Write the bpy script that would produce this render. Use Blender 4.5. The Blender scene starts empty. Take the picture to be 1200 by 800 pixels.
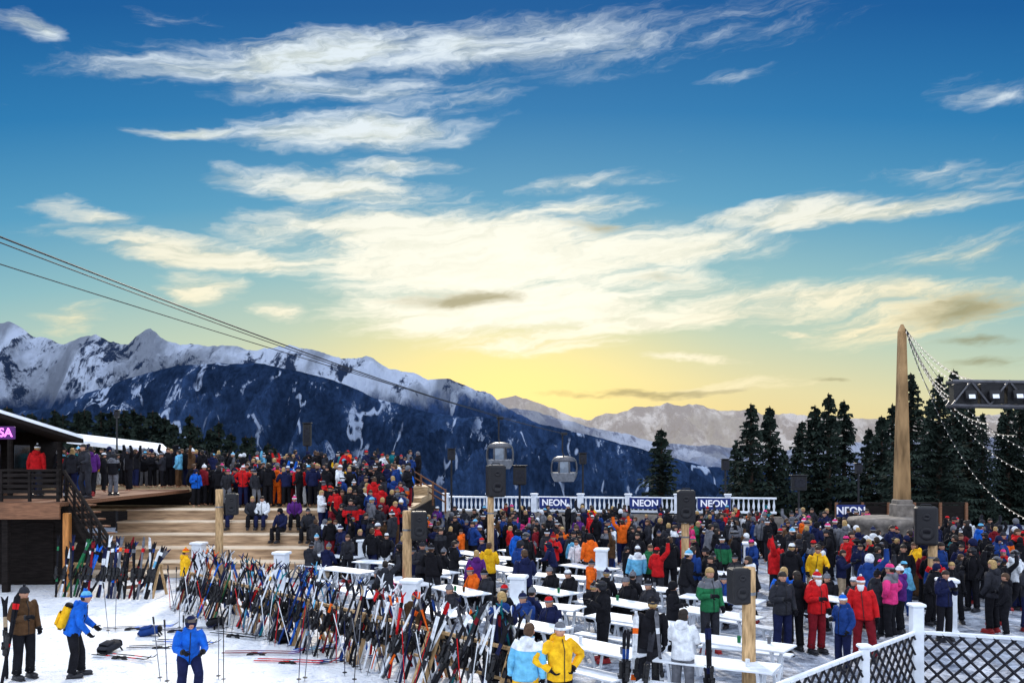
import bpy, math, random
from mathutils import Vector, Matrix, noise
random.seed(11)
sc = bpy.context.scene
C = sc.collection
R = math.radians
H, F, HZ = 4.2, 1039.0, 535.0
def at(px, py, Y): return Vector(((px-600)/F*Y, Y, H-(py-HZ)/F*Y))
def gx(px, Y, z=0.0): return Vector(((px-600)/F*Y, Y, z))
def lerp(a, b, t): return a+(b-a)*t
def S(c):
    return tuple(((v/255)/12.92 if v/255 <= .04045 else ((v/255+.055)/1.055)**2.4) for v in c)

# ------------------------------------------------------------------ materials
def pm(name, col, rough=.75, var=.25, scale=6.0, bump=.0, bscale=30.0, metal=0.0, stretch=None, emit=0.0, col2=None, spec=.3):
    m = bpy.data.materials.new(name); m.use_nodes = True
    nt = m.node_tree; b = nt.nodes['Principled BSDF']
    b.inputs['Roughness'].default_value = rough; b.inputs['Metallic'].default_value = metal
    b.inputs['Specular IOR Level'].default_value = spec
    tc = nt.nodes.new('ShaderNodeTexCoord'); mp = nt.nodes.new('ShaderNodeMapping')
    nt.links.new(tc.outputs['Object'], mp.inputs[0])
    if stretch: mp.inputs['Scale'].default_value = stretch
    n = nt.nodes.new('ShaderNodeTexNoise'); n.inputs['Scale'].default_value = scale; n.inputs['Detail'].default_value = 4
    nt.links.new(mp.outputs[0], n.inputs['Vector'])
    cr = nt.nodes.new('ShaderNodeValToRGB')
    a = [max(0, c*(1-var)) for c in col]; z = [min(1, c*(1+var)) for c in (col2 or col)]
    cr.color_ramp.elements[0].position = .3; cr.color_ramp.elements[1].position = .7
    cr.color_ramp.elements[0].color = (*a, 1); cr.color_ramp.elements[1].color = (*z, 1)
    nt.links.new(n.outputs['Fac'], cr.inputs[0]); nt.links.new(cr.outputs[0], b.inputs['Base Color'])
    if bump:
        n2 = nt.nodes.new('ShaderNodeTexNoise'); n2.inputs['Scale'].default_value = bscale; n2.inputs['Detail'].default_value = 3
        nt.links.new(mp.outputs[0], n2.inputs['Vector'])
        bp = nt.nodes.new('ShaderNodeBump'); bp.inputs['Strength'].default_value = bump; bp.inputs['Distance'].default_value = .03
        nt.links.new(n2.outputs['Fac'], bp.inputs['Height']); nt.links.new(bp.outputs[0], b.inputs['Normal'])
    if emit:
        b.inputs['Emission Color'].default_value = (*[min(1, c) for c in col], 1); b.inputs['Emission Strength'].default_value = emit
    return m
def cloth(name, col): return pm('cloth_'+name, col, .85, .3, 9, .9, 12, spec=.12)
CL = {
 'black': (.009,.009,.012), 'charcoal': (.026,.027,.034), 'navy': (.01,.014,.052), 'dark blue': (.012,.042,.18), 'blue': (.01,.11,.52),
 'light blue': (.14,.44,.66), 'teal': (.01,.16,.19), 'grey': (.14,.145,.165), 'white': (.72,.75,.8), 'red': (.52,.012,.015), 'dark red': (.18,.01,.017),
 'orange': (.78,.13,.012), 'yellow': (.88,.45,.015), 'lime': (.4,.52,.04), 'green': (.02,.15,.06), 'purple': (.09,.02,.16), 'pink': (.68,.04,.19),
 'brown': (.08,.042,.02), 'beige': (.38,.29,.19)}
CM = {k: cloth(k.replace(' ', '_'), v) for k, v in CL.items()}
SKIN = pm('skin', (.5,.26,.17), .55, .1, 5)
EYE = pm('eye', (.02,.015,.012), .3, .0); LIP = pm('lip', (.35,.09,.08), .5, .05)
HAIRS = {'dark': pm('hair_dark', (.02,.013,.009), .6, .4, 40), 'brown': pm('hair_brown', (.07,.035,.016), .6, .4, 40), 'blond': pm('hair_blond', (.4,.26,.1), .6, .3, 40), 'white': pm('hair_white', (.75,.75,.75), .7, .1, 40)}
BOOTM = [pm('boot_black', (.02,.02,.025), .35, .1), pm('boot_white', (.5,.5,.52), .35, .1), pm('boot_red', (.3,.02,.02), .35, .1)]
LENS = pm('goggle_lens', (.05,.03,.02), .12, .2, 4, spec=.8)
WHITE = pm('white_paint', (.78,.82,.87), .5, .16, 3, .15, 20)
BLACKM = pm('black_metal', (.012,.012,.015), .45, .2)
BLACKP = pm('black_plastic', (.013,.013,.015), .5, .3, 9, .2, 60)
STEEL = pm('steel', (.22,.23,.25), .35, .2, 5, metal=.6)
DKSTEEL = pm('dark_steel', (.1,.1,.11), .4, .3, 5, metal=.4)
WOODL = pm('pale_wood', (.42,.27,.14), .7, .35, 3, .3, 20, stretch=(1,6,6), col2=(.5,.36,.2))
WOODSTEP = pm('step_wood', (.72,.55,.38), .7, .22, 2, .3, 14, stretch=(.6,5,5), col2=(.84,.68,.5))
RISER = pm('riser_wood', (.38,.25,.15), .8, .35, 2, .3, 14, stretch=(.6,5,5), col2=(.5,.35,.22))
WOODP = pm('post_wood', (.46,.28,.12), .65, .35, 4, .35, 18, stretch=(6,6,1), col2=(.55,.36,.18))
WOODB = pm('brown_wood', (.2,.09,.045), .7, .35, 3, .3, 20, stretch=(1,6,6))
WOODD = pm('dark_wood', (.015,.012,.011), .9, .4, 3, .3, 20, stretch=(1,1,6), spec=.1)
ORANGEW = pm('orange_wood', (.5,.2,.05), .6, .3, 3, .3, 20, stretch=(6,6,1))
STONE = pm('stone', (.2,.175,.15), .85, .5, 3, .6, 9)
OBEL = pm('obelisk_stone', (.2,.115,.045), .8, .45, 1.2, .5, 8, stretch=(2,2,.5), col2=(.36,.22,.1))
SNOWR = pm('roof_snow', (.8,.84,.9), .6, .06, 2, .3, 6)
SIGNB = pm('banner_blue', (.012,.03,.17), .5, .15)
NEONW = pm('letter_white', (.85,.85,.9), .5, .03, emit=.15)
SIGNP = pm('sign_purple', (.07,.01,.11), .5, .1, emit=.1)
NEONP = pm('letter_pink', (.9,.2,.9), .5, .02, emit=1.2)
BULB = pm('bulb', (1,.95,.85), .3, .0, emit=.6)
LAMPW = pm('lamp_face', (.75,.8,.85), .3, .0, emit=.2)
GLASS = pm('cabin_glass', (.16,.2,.25), .1, .3, 2, spec=.8)
DGLASS = pm('dark_glass', (.02,.025,.03), .12, .2, 2, spec=.8)
LEAF = pm('conifer_needles', (.008,.016,.015), .95, .5, 1.2, col2=(.024,.036,.027), spec=.1)
BARK = pm('bark', (.05,.03,.02), .9, .4, 4)
NET = pm('black_lattice', (.012,.012,.018), .6, .1)

# ------------------------------------------------------------------ mesh builder
class MB:
    def __init__(s): s.v = []; s.f = []; s.m = []
    def add(s, vs, fs, m=0):
        o = len(s.v); s.v += [tuple(v) for v in vs]; s.f += [tuple(i+o for i in f) for f in fs]
        s.m += (m if isinstance(m, list) else [m]*len(fs)); return s
    def box(s, c, d, M=None, m=0, taper=1.0, bev=0.0):
        c = Vector(c); hx, hy_, hz = d[0]/2, d[1]/2, d[2]/2
        if bev:
            b = min(bev, hx*.9, hy_*.9, hz*.9); prof = []
            for z, k in ((-hz, b), (-hz+b, 0), (hz-b, 0), (hz, b)):
                x, y = hx-k, hy_-k
                prof.append([(x-b, -y, z), (x, -y+b, z), (x, y-b, z), (x-b, y, z), (-x+b, y, z), (-x, y-b, z), (-x, -y+b, z), (-x+b, -y, z)])
            vs = [Vector(p) for r in prof for p in r]; fs = []
            for i in range(3):
                for j in range(8): fs.append((i*8+j, i*8+(j+1) % 8, (i+1)*8+(j+1) % 8, (i+1)*8+j))
            fs.append(tuple(range(7, -1, -1))); fs.append(tuple(range(24, 32)))
        else:
            vs = [Vector((x*(taper if z > 0 else 1), y*(taper if z > 0 else 1), z)) for z in (-hz, hz) for x, y in ((-hx,-hy_),(hx,-hy_),(hx,hy_),(-hx,hy_))]
            fs = [(3,2,1,0),(4,5,6,7),(0,1,5,4),(1,2,6,5),(2,3,7,6),(3,0,4,7)]
        vs = [c+(M@v if M else v) for v in vs]
        return s.add(vs, fs, m)
    def loft(s, secs, n=12, m=0, caps=True):
        vs = []; fs = []; ms = []
        for (c, xa, ya, rx, ry) in secs:
            c = Vector(c)
            for k in range(n):
                a = 2*math.pi*k/n
                vs.append(c+xa*(rx*math.cos(a))+ya*(ry*math.sin(a)))
        for i in range(len(secs)-1):
            for k in range(n):
                fs.append((i*n+k, i*n+(k+1) % n, (i+1)*n+(k+1) % n, (i+1)*n+k)); ms.append(m[i] if isinstance(m, list) else m)
        if caps:
            fs.append(tuple(range(n-1, -1, -1))); ms.append(m[0] if isinstance(m, list) else m)
            fs.append(tuple((len(secs)-1)*n+k for k in range(n))); ms.append(m[-1] if isinstance(m, list) else m)
        return s.add(vs, fs, ms)
    def tube(s, pts, rad, n=8, m=0, ref=None, flat=1.0, caps=True):
        pts = [Vector(p) for p in pts]
        if not hasattr(rad, '__len__'): rad = [rad]*len(pts)
        secs = []; pu = Vector(ref) if ref else None
        for i, p in enumerate(pts):
            d = (pts[min(i+1, len(pts)-1)]-pts[max(i-1, 0)])
            if d.length < 1e-9: d = Vector((0,0,1))
            d.normalize()
            u = pu if pu is not None else (Vector((1,0,0)) if abs(d.x) < .8 else Vector((0,1,0)))
            u = (u-d*u.dot(d))
            if u.length < 1e-6: u = d.orthogonal()
            u.normalize(); pu = u; w = d.cross(u)
            secs.append((p, u, w, rad[i], rad[i]*flat))
        return s.loft(secs, n, m, caps)
    def ball(s, c, r, n=8, k=6, m=0, M=None):
        c = Vector(c)
        if not hasattr(r, '__len__'): r = (r, r, r)
        vs = []; fs = []
        for i in range(1, k):
            t = math.pi*i/k
            for j in range(n):
                a = 2*math.pi*j/n
                v = Vector((r[0]*math.sin(t)*math.cos(a), r[1]*math.sin(t)*math.sin(a), -r[2]*math.cos(t)))
                vs.append(c+(M@v if M else v))
        b0 = Vector((0,0,-r[2])); b1 = Vector((0,0,r[2]))
        vs += [c+(M@b0 if M else b0), c+(M@b1 if M else b1)]; B, T = len(vs)-2, len(vs)-1
        for i in range(k-2):
            for j in range(n): fs.append((i*n+j, i*n+(j+1) % n, (i+1)*n+(j+1) % n, (i+1)*n+j))
        for j in range(n):
            fs.append((B, (j+1) % n, j)); fs.append((T, (k-2)*n+j, (k-2)*n+(j+1) % n))
        return s.add(vs, fs, m)
    def lathe(s, prof, c=(0,0,0), n=16, m=0):
        c = Vector(c)
        return s.loft([(c+Vector((0,0,z)), Vector((1,0,0)), Vector((0,1,0)), r, r) for r, z in prof], n, m)
    def mesh(s, name, mats, smooth=False):
        me = bpy.data.meshes.new(name); me.from_pydata(s.v, [], s.f)
        for m in (mats if isinstance(mats, (list, tuple)) else [mats]): me.materials.append(m)
        me.polygons.foreach_set('material_index', s.m)
        if smooth: me.polygons.foreach_set('use_smooth', [True]*len(s.f))
        me.update(); return me
    def build(s, name, mats, parent=None, smooth=False, loc=None, rz=None):
        return link(name, s.mesh(name, mats, smooth), parent, loc, rz)
def link(name, me, parent=None, loc=None, rz=None):
    o = bpy.data.objects.new(name, me); C.objects.link(o)
    if parent: o.parent = parent
    if loc is not None: o.location = loc
    if rz is not None: o.rotation_euler = (0, 0, rz)
    return o
def tag(o, label=None, cat=None, group=None, kind=None):
    if label: o['label'] = label
    if cat: o['category'] = cat
    if group: o['group'] = group
    if kind: o['kind'] = kind
    return o
def thing(name, loc, label, cat, group=None, rz=0):
    o = bpy.data.objects.new(name, None); C.objects.link(o); o.location = loc; o.rotation_euler = (0, 0, rz)
    o.empty_display_size = .1
    return tag(o, label, cat, group)
def copy_tree(o, parent=None):
    c = o.copy(); C.objects.link(c)
    if parent: c.parent = parent
    for ch in list(o.children): copy_tree(ch, c)
    return c
def setm(o, mats):
    for i, m in enumerate(mats):
        if i < len(o.material_slots):
            o.material_slots[i].link = 'OBJECT'; o.material_slots[i].material = m
def ordn(n):
    return str(n)+('th' if 10 <= n % 100 <= 20 else {1: 'st', 2: 'nd', 3: 'rd'}.get(n % 10, 'th'))
def RZ(a): return Matrix.Rotation(a, 3, 'Z')

# ------------------------------------------------------------------ camera
cam = bpy.data.cameras.new('camera'); co = bpy.data.objects.new('camera', cam); C.objects.link(co)
co.location = (0, 0, H); co.rotation_euler = (R(90), 0, 0)
cam.sensor_width = 36; cam.lens = F/1200*36; cam.shift_y = (HZ-400)/1200; cam.clip_end = 80000; cam.clip_start = .1
sc.camera = co
sc.view_settings.view_transform = 'Standard'; sc.view_settings.look = 'None'; sc.view_settings.exposure = 0

# ------------------------------------------------------------------ world
def make_world():
    w = bpy.data.worlds.new('World'); sc.world = w; w.use_nodes = True
    nt = w.node_tree; N = nt.nodes; L = nt.links; N.clear()
    def val(i, v):
        if isinstance(v, (int, float)): i.default_value = v
        elif isinstance(v, (tuple, list)): i.default_value = v
        else: L.new(v, i)
    def M(op, a, b=0.0, c=0.0, clamp=False):
        n = N.new('ShaderNodeMath'); n.operation = op; n.use_clamp = clamp
        val(n.inputs[0], a); val(n.inputs[1], b); val(n.inputs[2], c); return n.outputs[0]
    def VM(op, a, b=(0,0,0)):
        n = N.new('ShaderNodeVectorMath'); n.operation = op; val(n.inputs[0], a); val(n.inputs[1], b); return n.outputs[0]
    def mixc(f, a, b):
        n = N.new('ShaderNodeMix'); n.data_type = 'RGBA'; val(n.inputs[0], f)
        val(n.inputs[6], (*a, 1) if isinstance(a, tuple) else a); val(n.inputs[7], (*b, 1) if isinstance(b, tuple) else b); return n.outputs[2]
    def smooth(x, a, b, lo=0.0, hi=1.0):
        n = N.new('ShaderNodeMapRange'); n.interpolation_type = 'SMOOTHSTEP'
        val(n.inputs[0], x); n.inputs[1].default_value = a; n.inputs[2].default_value = b; n.inputs[3].default_value = lo; n.inputs[4].default_value = hi
        return n.outputs[0]
    tc = N.new('ShaderNodeTexCoord'); sp = N.new('ShaderNodeSeparateXYZ'); L.new(tc.outputs['Generated'], sp.inputs[0])
    az = M('ARCTAN2', sp.outputs[0], sp.outputs[1]); el = M('ARCSINE', sp.outputs[2])
    cb = N.new('ShaderNodeCombineXYZ'); L.new(az, cb.inputs[0]); L.new(el, cb.inputs[1]); P = cb.outputs[0]
    def nz(vec, sx, sy, rot=0, detail=6, rough=.6, seed=0.0, dist=0.0):
        mp = N.new('ShaderNodeMapping'); mp.vector_type = 'TEXTURE'; L.new(vec, mp.inputs[0]); mp.inputs['Rotation'].default_value = (0, 0, rot)
        mp.inputs['Scale'].default_value = (1/sx, 1/sy, 1); mp.inputs['Location'].default_value = (seed, seed*.7, seed*1.3)
        n = N.new('ShaderNodeTexNoise'); n.inputs['Scale'].default_value = 1; n.inputs['Detail'].default_value = detail
        n.inputs['Roughness'].default_value = rough; n.inputs['Distortion'].default_value = dist
        L.new(mp.outputs[0], n.inputs['Vector']); return n
    wn = nz(P, 8, 22, 0, 4, .6, 3.1)
    warp = VM('MULTIPLY', VM('SUBTRACT', wn.outputs['Color'], (.5,.5,.5)), (.14, .038, 0))
    PW = VM('ADD', P, warp)
    def pe(px, py):
        a = math.atan((px-600)/F); return a, math.atan((HZ-py)/F*math.cos(a))
    def blobs(lst):
        tot = None
        for (x1, y1, x2, y2, wd, wt) in lst:
            a1, e1 = pe(x1, y1); a2, e2 = pe(x2, y2)
            mp = N.new('ShaderNodeMapping'); mp.vector_type = 'TEXTURE'; L.new(PW, mp.inputs[0])
            mp.inputs['Location'].default_value = ((a1+a2)/2, (e1+e2)/2, 0)
            mp.inputs['Rotation'].default_value = (0, 0, math.atan2(e2-e1, a2-a1))
            mp.inputs['Scale'].default_value = (math.hypot(a2-a1, e2-e1)/2*1.25, wd*1.35/F, 1)
            g = N.new('ShaderNodeTexGradient'); g.gradient_type = 'SPHERICAL'; L.new(mp.outputs[0], g.inputs[0])
            q = M('MULTIPLY', M('POWER', g.outputs['Fac'], .8), wt)
            tot = q if tot is None else M('MAXIMUM', tot, q)
        return tot
    bright = blobs([
        (80,78,560,30,20,1.2),(300,58,800,22,28,.8),(520,70,1000,4,26,.55),(0,25,75,52,14,.9),
        (220,102,600,92,16,.75),(265,152,565,148,22,1.25),(140,148,290,152,7,1.0),(400,128,620,116,24,.65),
        (255,208,540,228,19,1.3),(390,198,545,194,12,1.0),(600,222,790,200,12,.85),(45,240,150,262,16,.75),
        (50,272,440,318,18,1.25),(270,268,640,260,28,1.2),(340,302,780,290,50,1.85),(560,292,930,283,26,1.2),(600,242,770,236,18,.8),
        (390,364,780,354,36,1.85),(600,335,900,315,22,1.05),(820,256,1190,230,13,1.35),(860,262,1010,250,15,1.25),(1000,212,1240,192,16,.7),
        (660,386,1030,350,14,1.3),(740,352,1210,336,20,1.1),(940,388,1230,345,28,1.15),(180,340,290,342,18,1.2),(300,366,372,368,10,1.1),
        (815,94,905,86,8,.7),(1090,112,1240,100,16,.65),(130,18,260,22,10,.6),(740,418,870,424,5,.85),
        (880,388,1000,386,3,.85),(480,408,740,402,14,.85),(30,385,150,362,16,.6),(1000,305,1240,275,20,.65),(760,460,1000,440,8,.6)])
    dark = blobs([(440,352,630,342,14,1.15),(680,460,900,457,5,.9),(1020,374,1230,350,20,1.05),(1050,402,1240,400,7,.9),(600,466,770,463,4,.7),
        (640,262,770,268,14,.85),(1060,428,1240,418,7,.85),(930,440,1010,442,4,.8),(700,330,830,322,9,.7)])
    nA = nz(PW, 6, 34, R(8), 9, .62, 1.7, .3).outputs['Fac']
    nB = nz(PW, 16, 95, R(10), 7, .64, 5.2).outputs['Fac']
    nn = M('ADD', M('MULTIPLY', M('SUBTRACT', nA, .5), 2.2), M('MULTIPLY', M('SUBTRACT', nB, .5), 1.4))
    cov = smooth(M('ADD', bright, M('MULTIPLY', nn, M('ADD', .44, M('MULTIPLY', bright, .6)))), .13, 1.08)
    covd = smooth(M('ADD', dark, M('MULTIPLY', nn, .6)), .3, 1.1)
    e2 = M('ADD', el, M('MULTIPLY', M('MULTIPLY', az, az), .2))
    cr = N.new('ShaderNodeValToRGB'); L.new(M('DIVIDE', e2, .6), cr.inputs[0])
    st = [(0,(222,190,132)),(.075,(232,210,148)),(.15,(224,216,168)),(.24,(190,208,186)),(.35,(140,188,196)),(.47,(84,157,194)),(.62,(38,122,178)),(.78,(14,92,156)),(1.0,(8,80,146))]
    E = cr.color_ramp.elements
    while len(E) < len(st): E.new(.5)
    for i, (p, c) in enumerate(st): E[i].position = p; E[i].color = (*S(c), 1)
    d = VM('MULTIPLY', VM('SUBTRACT', P, (math.atan(-10/F), .075, 0)), (4.2, 10.0, 0))
    ln = N.new('ShaderNodeVectorMath'); ln.operation = 'LENGTH'; L.new(d, ln.inputs[0])
    glow = smooth(ln.outputs[1], 0, 1.3, 1, 0)
    base = mixc(M('MULTIPLY', glow, .85), cr.outputs[0], S((255,236,148)))
    ccol = mixc(smooth(el, .10, .38), S((250,236,190)), S((228,240,248)))
    d2 = VM('MULTIPLY', VM('SUBTRACT', P, (0, .19, 0)), (2.1, 6.0, 0))
    ln2 = N.new('ShaderNodeVectorMath'); ln2.operation = 'LENGTH'; L.new(d2, ln2.inputs[0])
    ccol = mixc(smooth(ln2.outputs[1], 0, 1.2, 1, 0), ccol, S((255,255,240)))
    shd = M('MULTIPLY', smooth(nB, .36, .6, .7, 0), M('MULTIPLY', smooth(ln2.outputs[1], 0, 1.0, .3, 1), .65))
    ccol = mixc(shd, ccol, S((178,186,164)))
    col = mixc(M('MULTIPLY', cov, .98), base, ccol)
    col = mixc(M('MULTIPLY', covd, .85), col, S((144,142,108)))
    hi = M('MAXIMUM', smooth(el, .55, 1.0), smooth(M('ABSOLUTE', az), .9, 1.6))  # added fill: unseen sky overhead and behind brightened to light the snow
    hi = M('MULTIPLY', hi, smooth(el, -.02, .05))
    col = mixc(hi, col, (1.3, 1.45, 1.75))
    sky = N.new('ShaderNodeTexSky'); sky.sky_type = 'NISHITA'; sky.sun_disc = False; sky.sun_elevation = R(6); sky.sun_rotation = 0
    b1 = N.new('ShaderNodeBackground'); L.new(sky.outputs[0], b1.inputs[0]); b1.inputs[1].default_value = .004
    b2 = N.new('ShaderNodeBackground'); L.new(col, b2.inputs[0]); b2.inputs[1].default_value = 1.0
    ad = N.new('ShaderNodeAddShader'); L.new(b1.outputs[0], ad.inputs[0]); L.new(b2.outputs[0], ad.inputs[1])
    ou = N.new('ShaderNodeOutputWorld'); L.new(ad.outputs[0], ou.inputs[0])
    w.cycles.sampling_method = 'MANUAL'; w.cycles.sample_map_resolution = 512
make_world()
sl = bpy.data.lights.new('sun', 'SUN'); sl.energy = 2.9; sl.angle = R(6); sl.color = (1, .9, .76)
so = bpy.data.objects.new('sun', sl); C.objects.link(so); so.rotation_euler = (R(-62), 0, R(4))

# ------------------------------------------------------------------ ground and mountains
def gh(x, y):
    z = 0
    if y > 55: z -= min(600, (y-55)*.22)
    if y < 54: z += .035*noise.noise(Vector((x*.7, y*.7, 0)))+.015*noise.noise(Vector((x*2.3, y*2.3, 4)))
    return z
def coords(core0, core1, step, ext):
    c = []; v = core0
    while v <= core1: c.append(v); v += step
    return sorted(c+ext)
xs = coords(-26, 26, .5, [s*v for s in (-1, 1) for v in (30,40,60,100,200,500,1500,5000,15000,40000)])
ys = coords(9, 56, .5, [-300,-60,-10,0,5,60,66,75,90,120,200,400,900,2000,3000,6000,12000,30000,60000])
g = MB(); nx = len(xs)
g.add([(x, y, gh(x, y)) for y in ys for x in xs], [(j*nx+i, j*nx+i+1, (j+1)*nx+i+1, (j+1)*nx+i) for j in range(len(ys)-1) for i in range(nx-1)])
def snow_mat():
    m = bpy.data.materials.new('trodden_snow'); m.use_nodes = True; nt = m.node_tree; b = nt.nodes['Principled BSDF']
    b.inputs['Roughness'].default_value = .6
    tc = nt.nodes.new('ShaderNodeTexCoord')
    def n(sc_, d, ro=.6):
        q = nt.nodes.new('ShaderNodeTexNoise'); q.inputs['Scale'].default_value = sc_; q.inputs['Detail'].default_value = d; q.inputs['Roughness'].default_value = ro
        nt.links.new(tc.outputs['Object'], q.inputs['Vector']); return q.outputs['Fac']
    sx = nt.nodes.new('ShaderNodeSeparateXYZ'); nt.links.new(tc.outputs['Object'], sx.inputs[0])
    def MM(op, a, b_):
        q = nt.nodes.new('ShaderNodeMath'); q.operation = op
        for i, v in enumerate((a, b_)):
            if isinstance(v, (int, float)): q.inputs[i].default_value = v
            else: nt.links.new(v, q.inputs[i])
        return q.outputs[0]
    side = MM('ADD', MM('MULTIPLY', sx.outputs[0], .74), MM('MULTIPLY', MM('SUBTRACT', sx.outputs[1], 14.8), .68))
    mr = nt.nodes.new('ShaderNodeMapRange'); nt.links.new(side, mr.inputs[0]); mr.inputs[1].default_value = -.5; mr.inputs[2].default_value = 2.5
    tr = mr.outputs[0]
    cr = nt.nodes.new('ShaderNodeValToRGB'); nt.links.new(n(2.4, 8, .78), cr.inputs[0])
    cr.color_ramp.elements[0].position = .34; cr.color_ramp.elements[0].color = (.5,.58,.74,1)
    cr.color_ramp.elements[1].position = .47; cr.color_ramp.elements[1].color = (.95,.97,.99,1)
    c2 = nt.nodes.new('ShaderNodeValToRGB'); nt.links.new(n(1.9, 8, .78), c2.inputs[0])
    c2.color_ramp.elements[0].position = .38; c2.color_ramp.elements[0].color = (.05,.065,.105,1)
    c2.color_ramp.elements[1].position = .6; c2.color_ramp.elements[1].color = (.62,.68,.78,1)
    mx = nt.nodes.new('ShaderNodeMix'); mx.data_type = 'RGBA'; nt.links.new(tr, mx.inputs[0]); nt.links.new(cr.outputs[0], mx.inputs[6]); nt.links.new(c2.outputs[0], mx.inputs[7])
    nt.links.new(mx.outputs[2], b.inputs['Base Color'])
    bp = nt.nodes.new('ShaderNodeBump'); bp.inputs['Strength'].default_value = .9; bp.inputs['Distance'].default_value = .22
    nt.links.new(MM('ADD', n(3.2, 6, .66), MM('MULTIPLY', n(11, 3), .4)), bp.inputs['Height']); nt.links.new(bp.outputs[0], b.inputs['Normal'])
    return m
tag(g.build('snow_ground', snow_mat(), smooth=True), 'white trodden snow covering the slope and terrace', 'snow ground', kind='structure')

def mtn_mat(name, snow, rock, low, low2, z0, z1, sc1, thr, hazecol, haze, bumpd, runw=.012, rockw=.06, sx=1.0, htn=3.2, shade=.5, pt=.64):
    m = bpy.data.materials.new(name); m.use_nodes = True; nt = m.node_tree; b = nt.nodes['Principled BSDF']
    b.inputs['Roughness'].default_value = .95; b.inputs['Specular IOR Level'].default_value = 0
    tc = nt.nodes.new('ShaderNodeTexCoord')
    def mapv(s, r=(0,0,0)):
        mp = nt.nodes.new('ShaderNodeMapping'); nt.links.new(tc.outputs['Object'], mp.inputs[0]); mp.inputs['Scale'].default_value = s; mp.inputs['Rotation'].default_value = r; return mp.outputs[0]
    v0 = mapv((sx, .35, .5)); v1 = mapv((1.0, .3, .38), (0, R(28), 0))
    def n(s_, d, r_=.65, v=v0, dist=0):
        q = nt.nodes.new('ShaderNodeTexNoise'); q.inputs['Scale'].default_value = s_; q.inputs['Detail'].default_value = d; q.inputs['Roughness'].default_value = r_; q.inputs['Distortion'].default_value = dist
        nt.links.new(v, q.inputs['Vector']); return q.outputs['Fac']
    def MM(op, a, b_, cl=False):
        q = nt.nodes.new('ShaderNodeMath'); q.operation = op; q.use_clamp = cl
        for i, v in enumerate((a, b_)):
            if isinstance(v, (int, float)): q.inputs[i].default_value = v
            else: nt.links.new(v, q.inputs[i])
        return q.outputs[0]
    def MR(x, a, c):
        q = nt.nodes.new('ShaderNodeMapRange'); q.interpolation_type = 'SMOOTHSTEP'; nt.links.new(x, q.inputs[0]); q.inputs[1].default_value = a; q.inputs[2].default_value = c; return q.outputs[0]
    def mix(f, a, c):
        q = nt.nodes.new('ShaderNodeMix'); q.data_type = 'RGBA'; nt.links.new(f, q.inputs[0])
        for i, v in ((6, a), (7, c)):
            if isinstance(v, tuple): q.inputs[i].default_value = (*v, 1)
            else: nt.links.new(v, q.inputs[i])
        return q.outputs[2]
    sp = nt.nodes.new('ShaderNodeSeparateXYZ'); nt.links.new(tc.outputs['Object'], sp.inputs[0])
    nf = n(sc1, 10, .74)
    a = MR(nf, thr-rockw, thr+rockw)
    up = mix(a, snow, rock)
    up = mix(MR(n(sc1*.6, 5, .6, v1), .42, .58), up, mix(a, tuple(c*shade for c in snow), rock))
    ht = MM('ADD', MM('DIVIDE', MM('SUBTRACT', sp.outputs[2], z0), z1-z0), MM('MULTIPLY', MM('SUBTRACT', n(sc1*.7, 8, .7), .5), htn))
    fine = n(sc1*9, 5, .7)
    lo = mix(MR(fine, .34, .66), low, low2)
    lo = mix(MR(n(sc1*1.2, 4, .6, v1), .45, .6), lo, mix(MR(fine, .3, .7), low2, tuple(c*2.1 for c in low2)))
    line = MM('SUBTRACT', 1.0, MR(MM('ABSOLUTE', MM('SUBTRACT', n(sc1*.9, 3, .5, v1, .1), .5), 0), runw*.35, runw))
    run = MM('MULTIPLY', MM('MULTIPLY', line, MR(n(sc1*1.1, 3, .5), .5, .56)), MR(fine, .38, .48))
    lo = mix(run, lo, tuple(c*.85 for c in snow))
    patch = MM('MULTIPLY', MR(n(sc1*2.4, 8, .74, v1), pt-.02, pt+.02), MR(n(sc1*.5, 2), .47, .54))
    lo = mix(patch, lo, tuple(c*.75 for c in snow))
    c = mix(MR(ht, .2, .8), lo, up)
    nt.links.new(c, b.inputs['Base Color'])
    bp = nt.nodes.new('ShaderNodeBump'); bp.inputs['Strength'].default_value = 1.0; bp.inputs['Distance'].default_value = bumpd
    nt.links.new(nf, bp.inputs['Height']); nt.links.new(bp.outputs[0], b.inputs['Normal'])
    b.inputs['Emission Color'].default_value = (*hazecol, 1); b.inputs['Emission Strength'].default_value = haze  # aerial haze put in as an even emission over the whole slope
    return m
def prof(pts):
    def f(x):
        if x <= pts[0][0]: return pts[0][1]
        for (a, b), (c, d) in zip(pts, pts[1:]):
            if x <= c: t = (x-a)/(c-a); return b+(d-b)*t
        return pts[-1][1]
    return f
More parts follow.
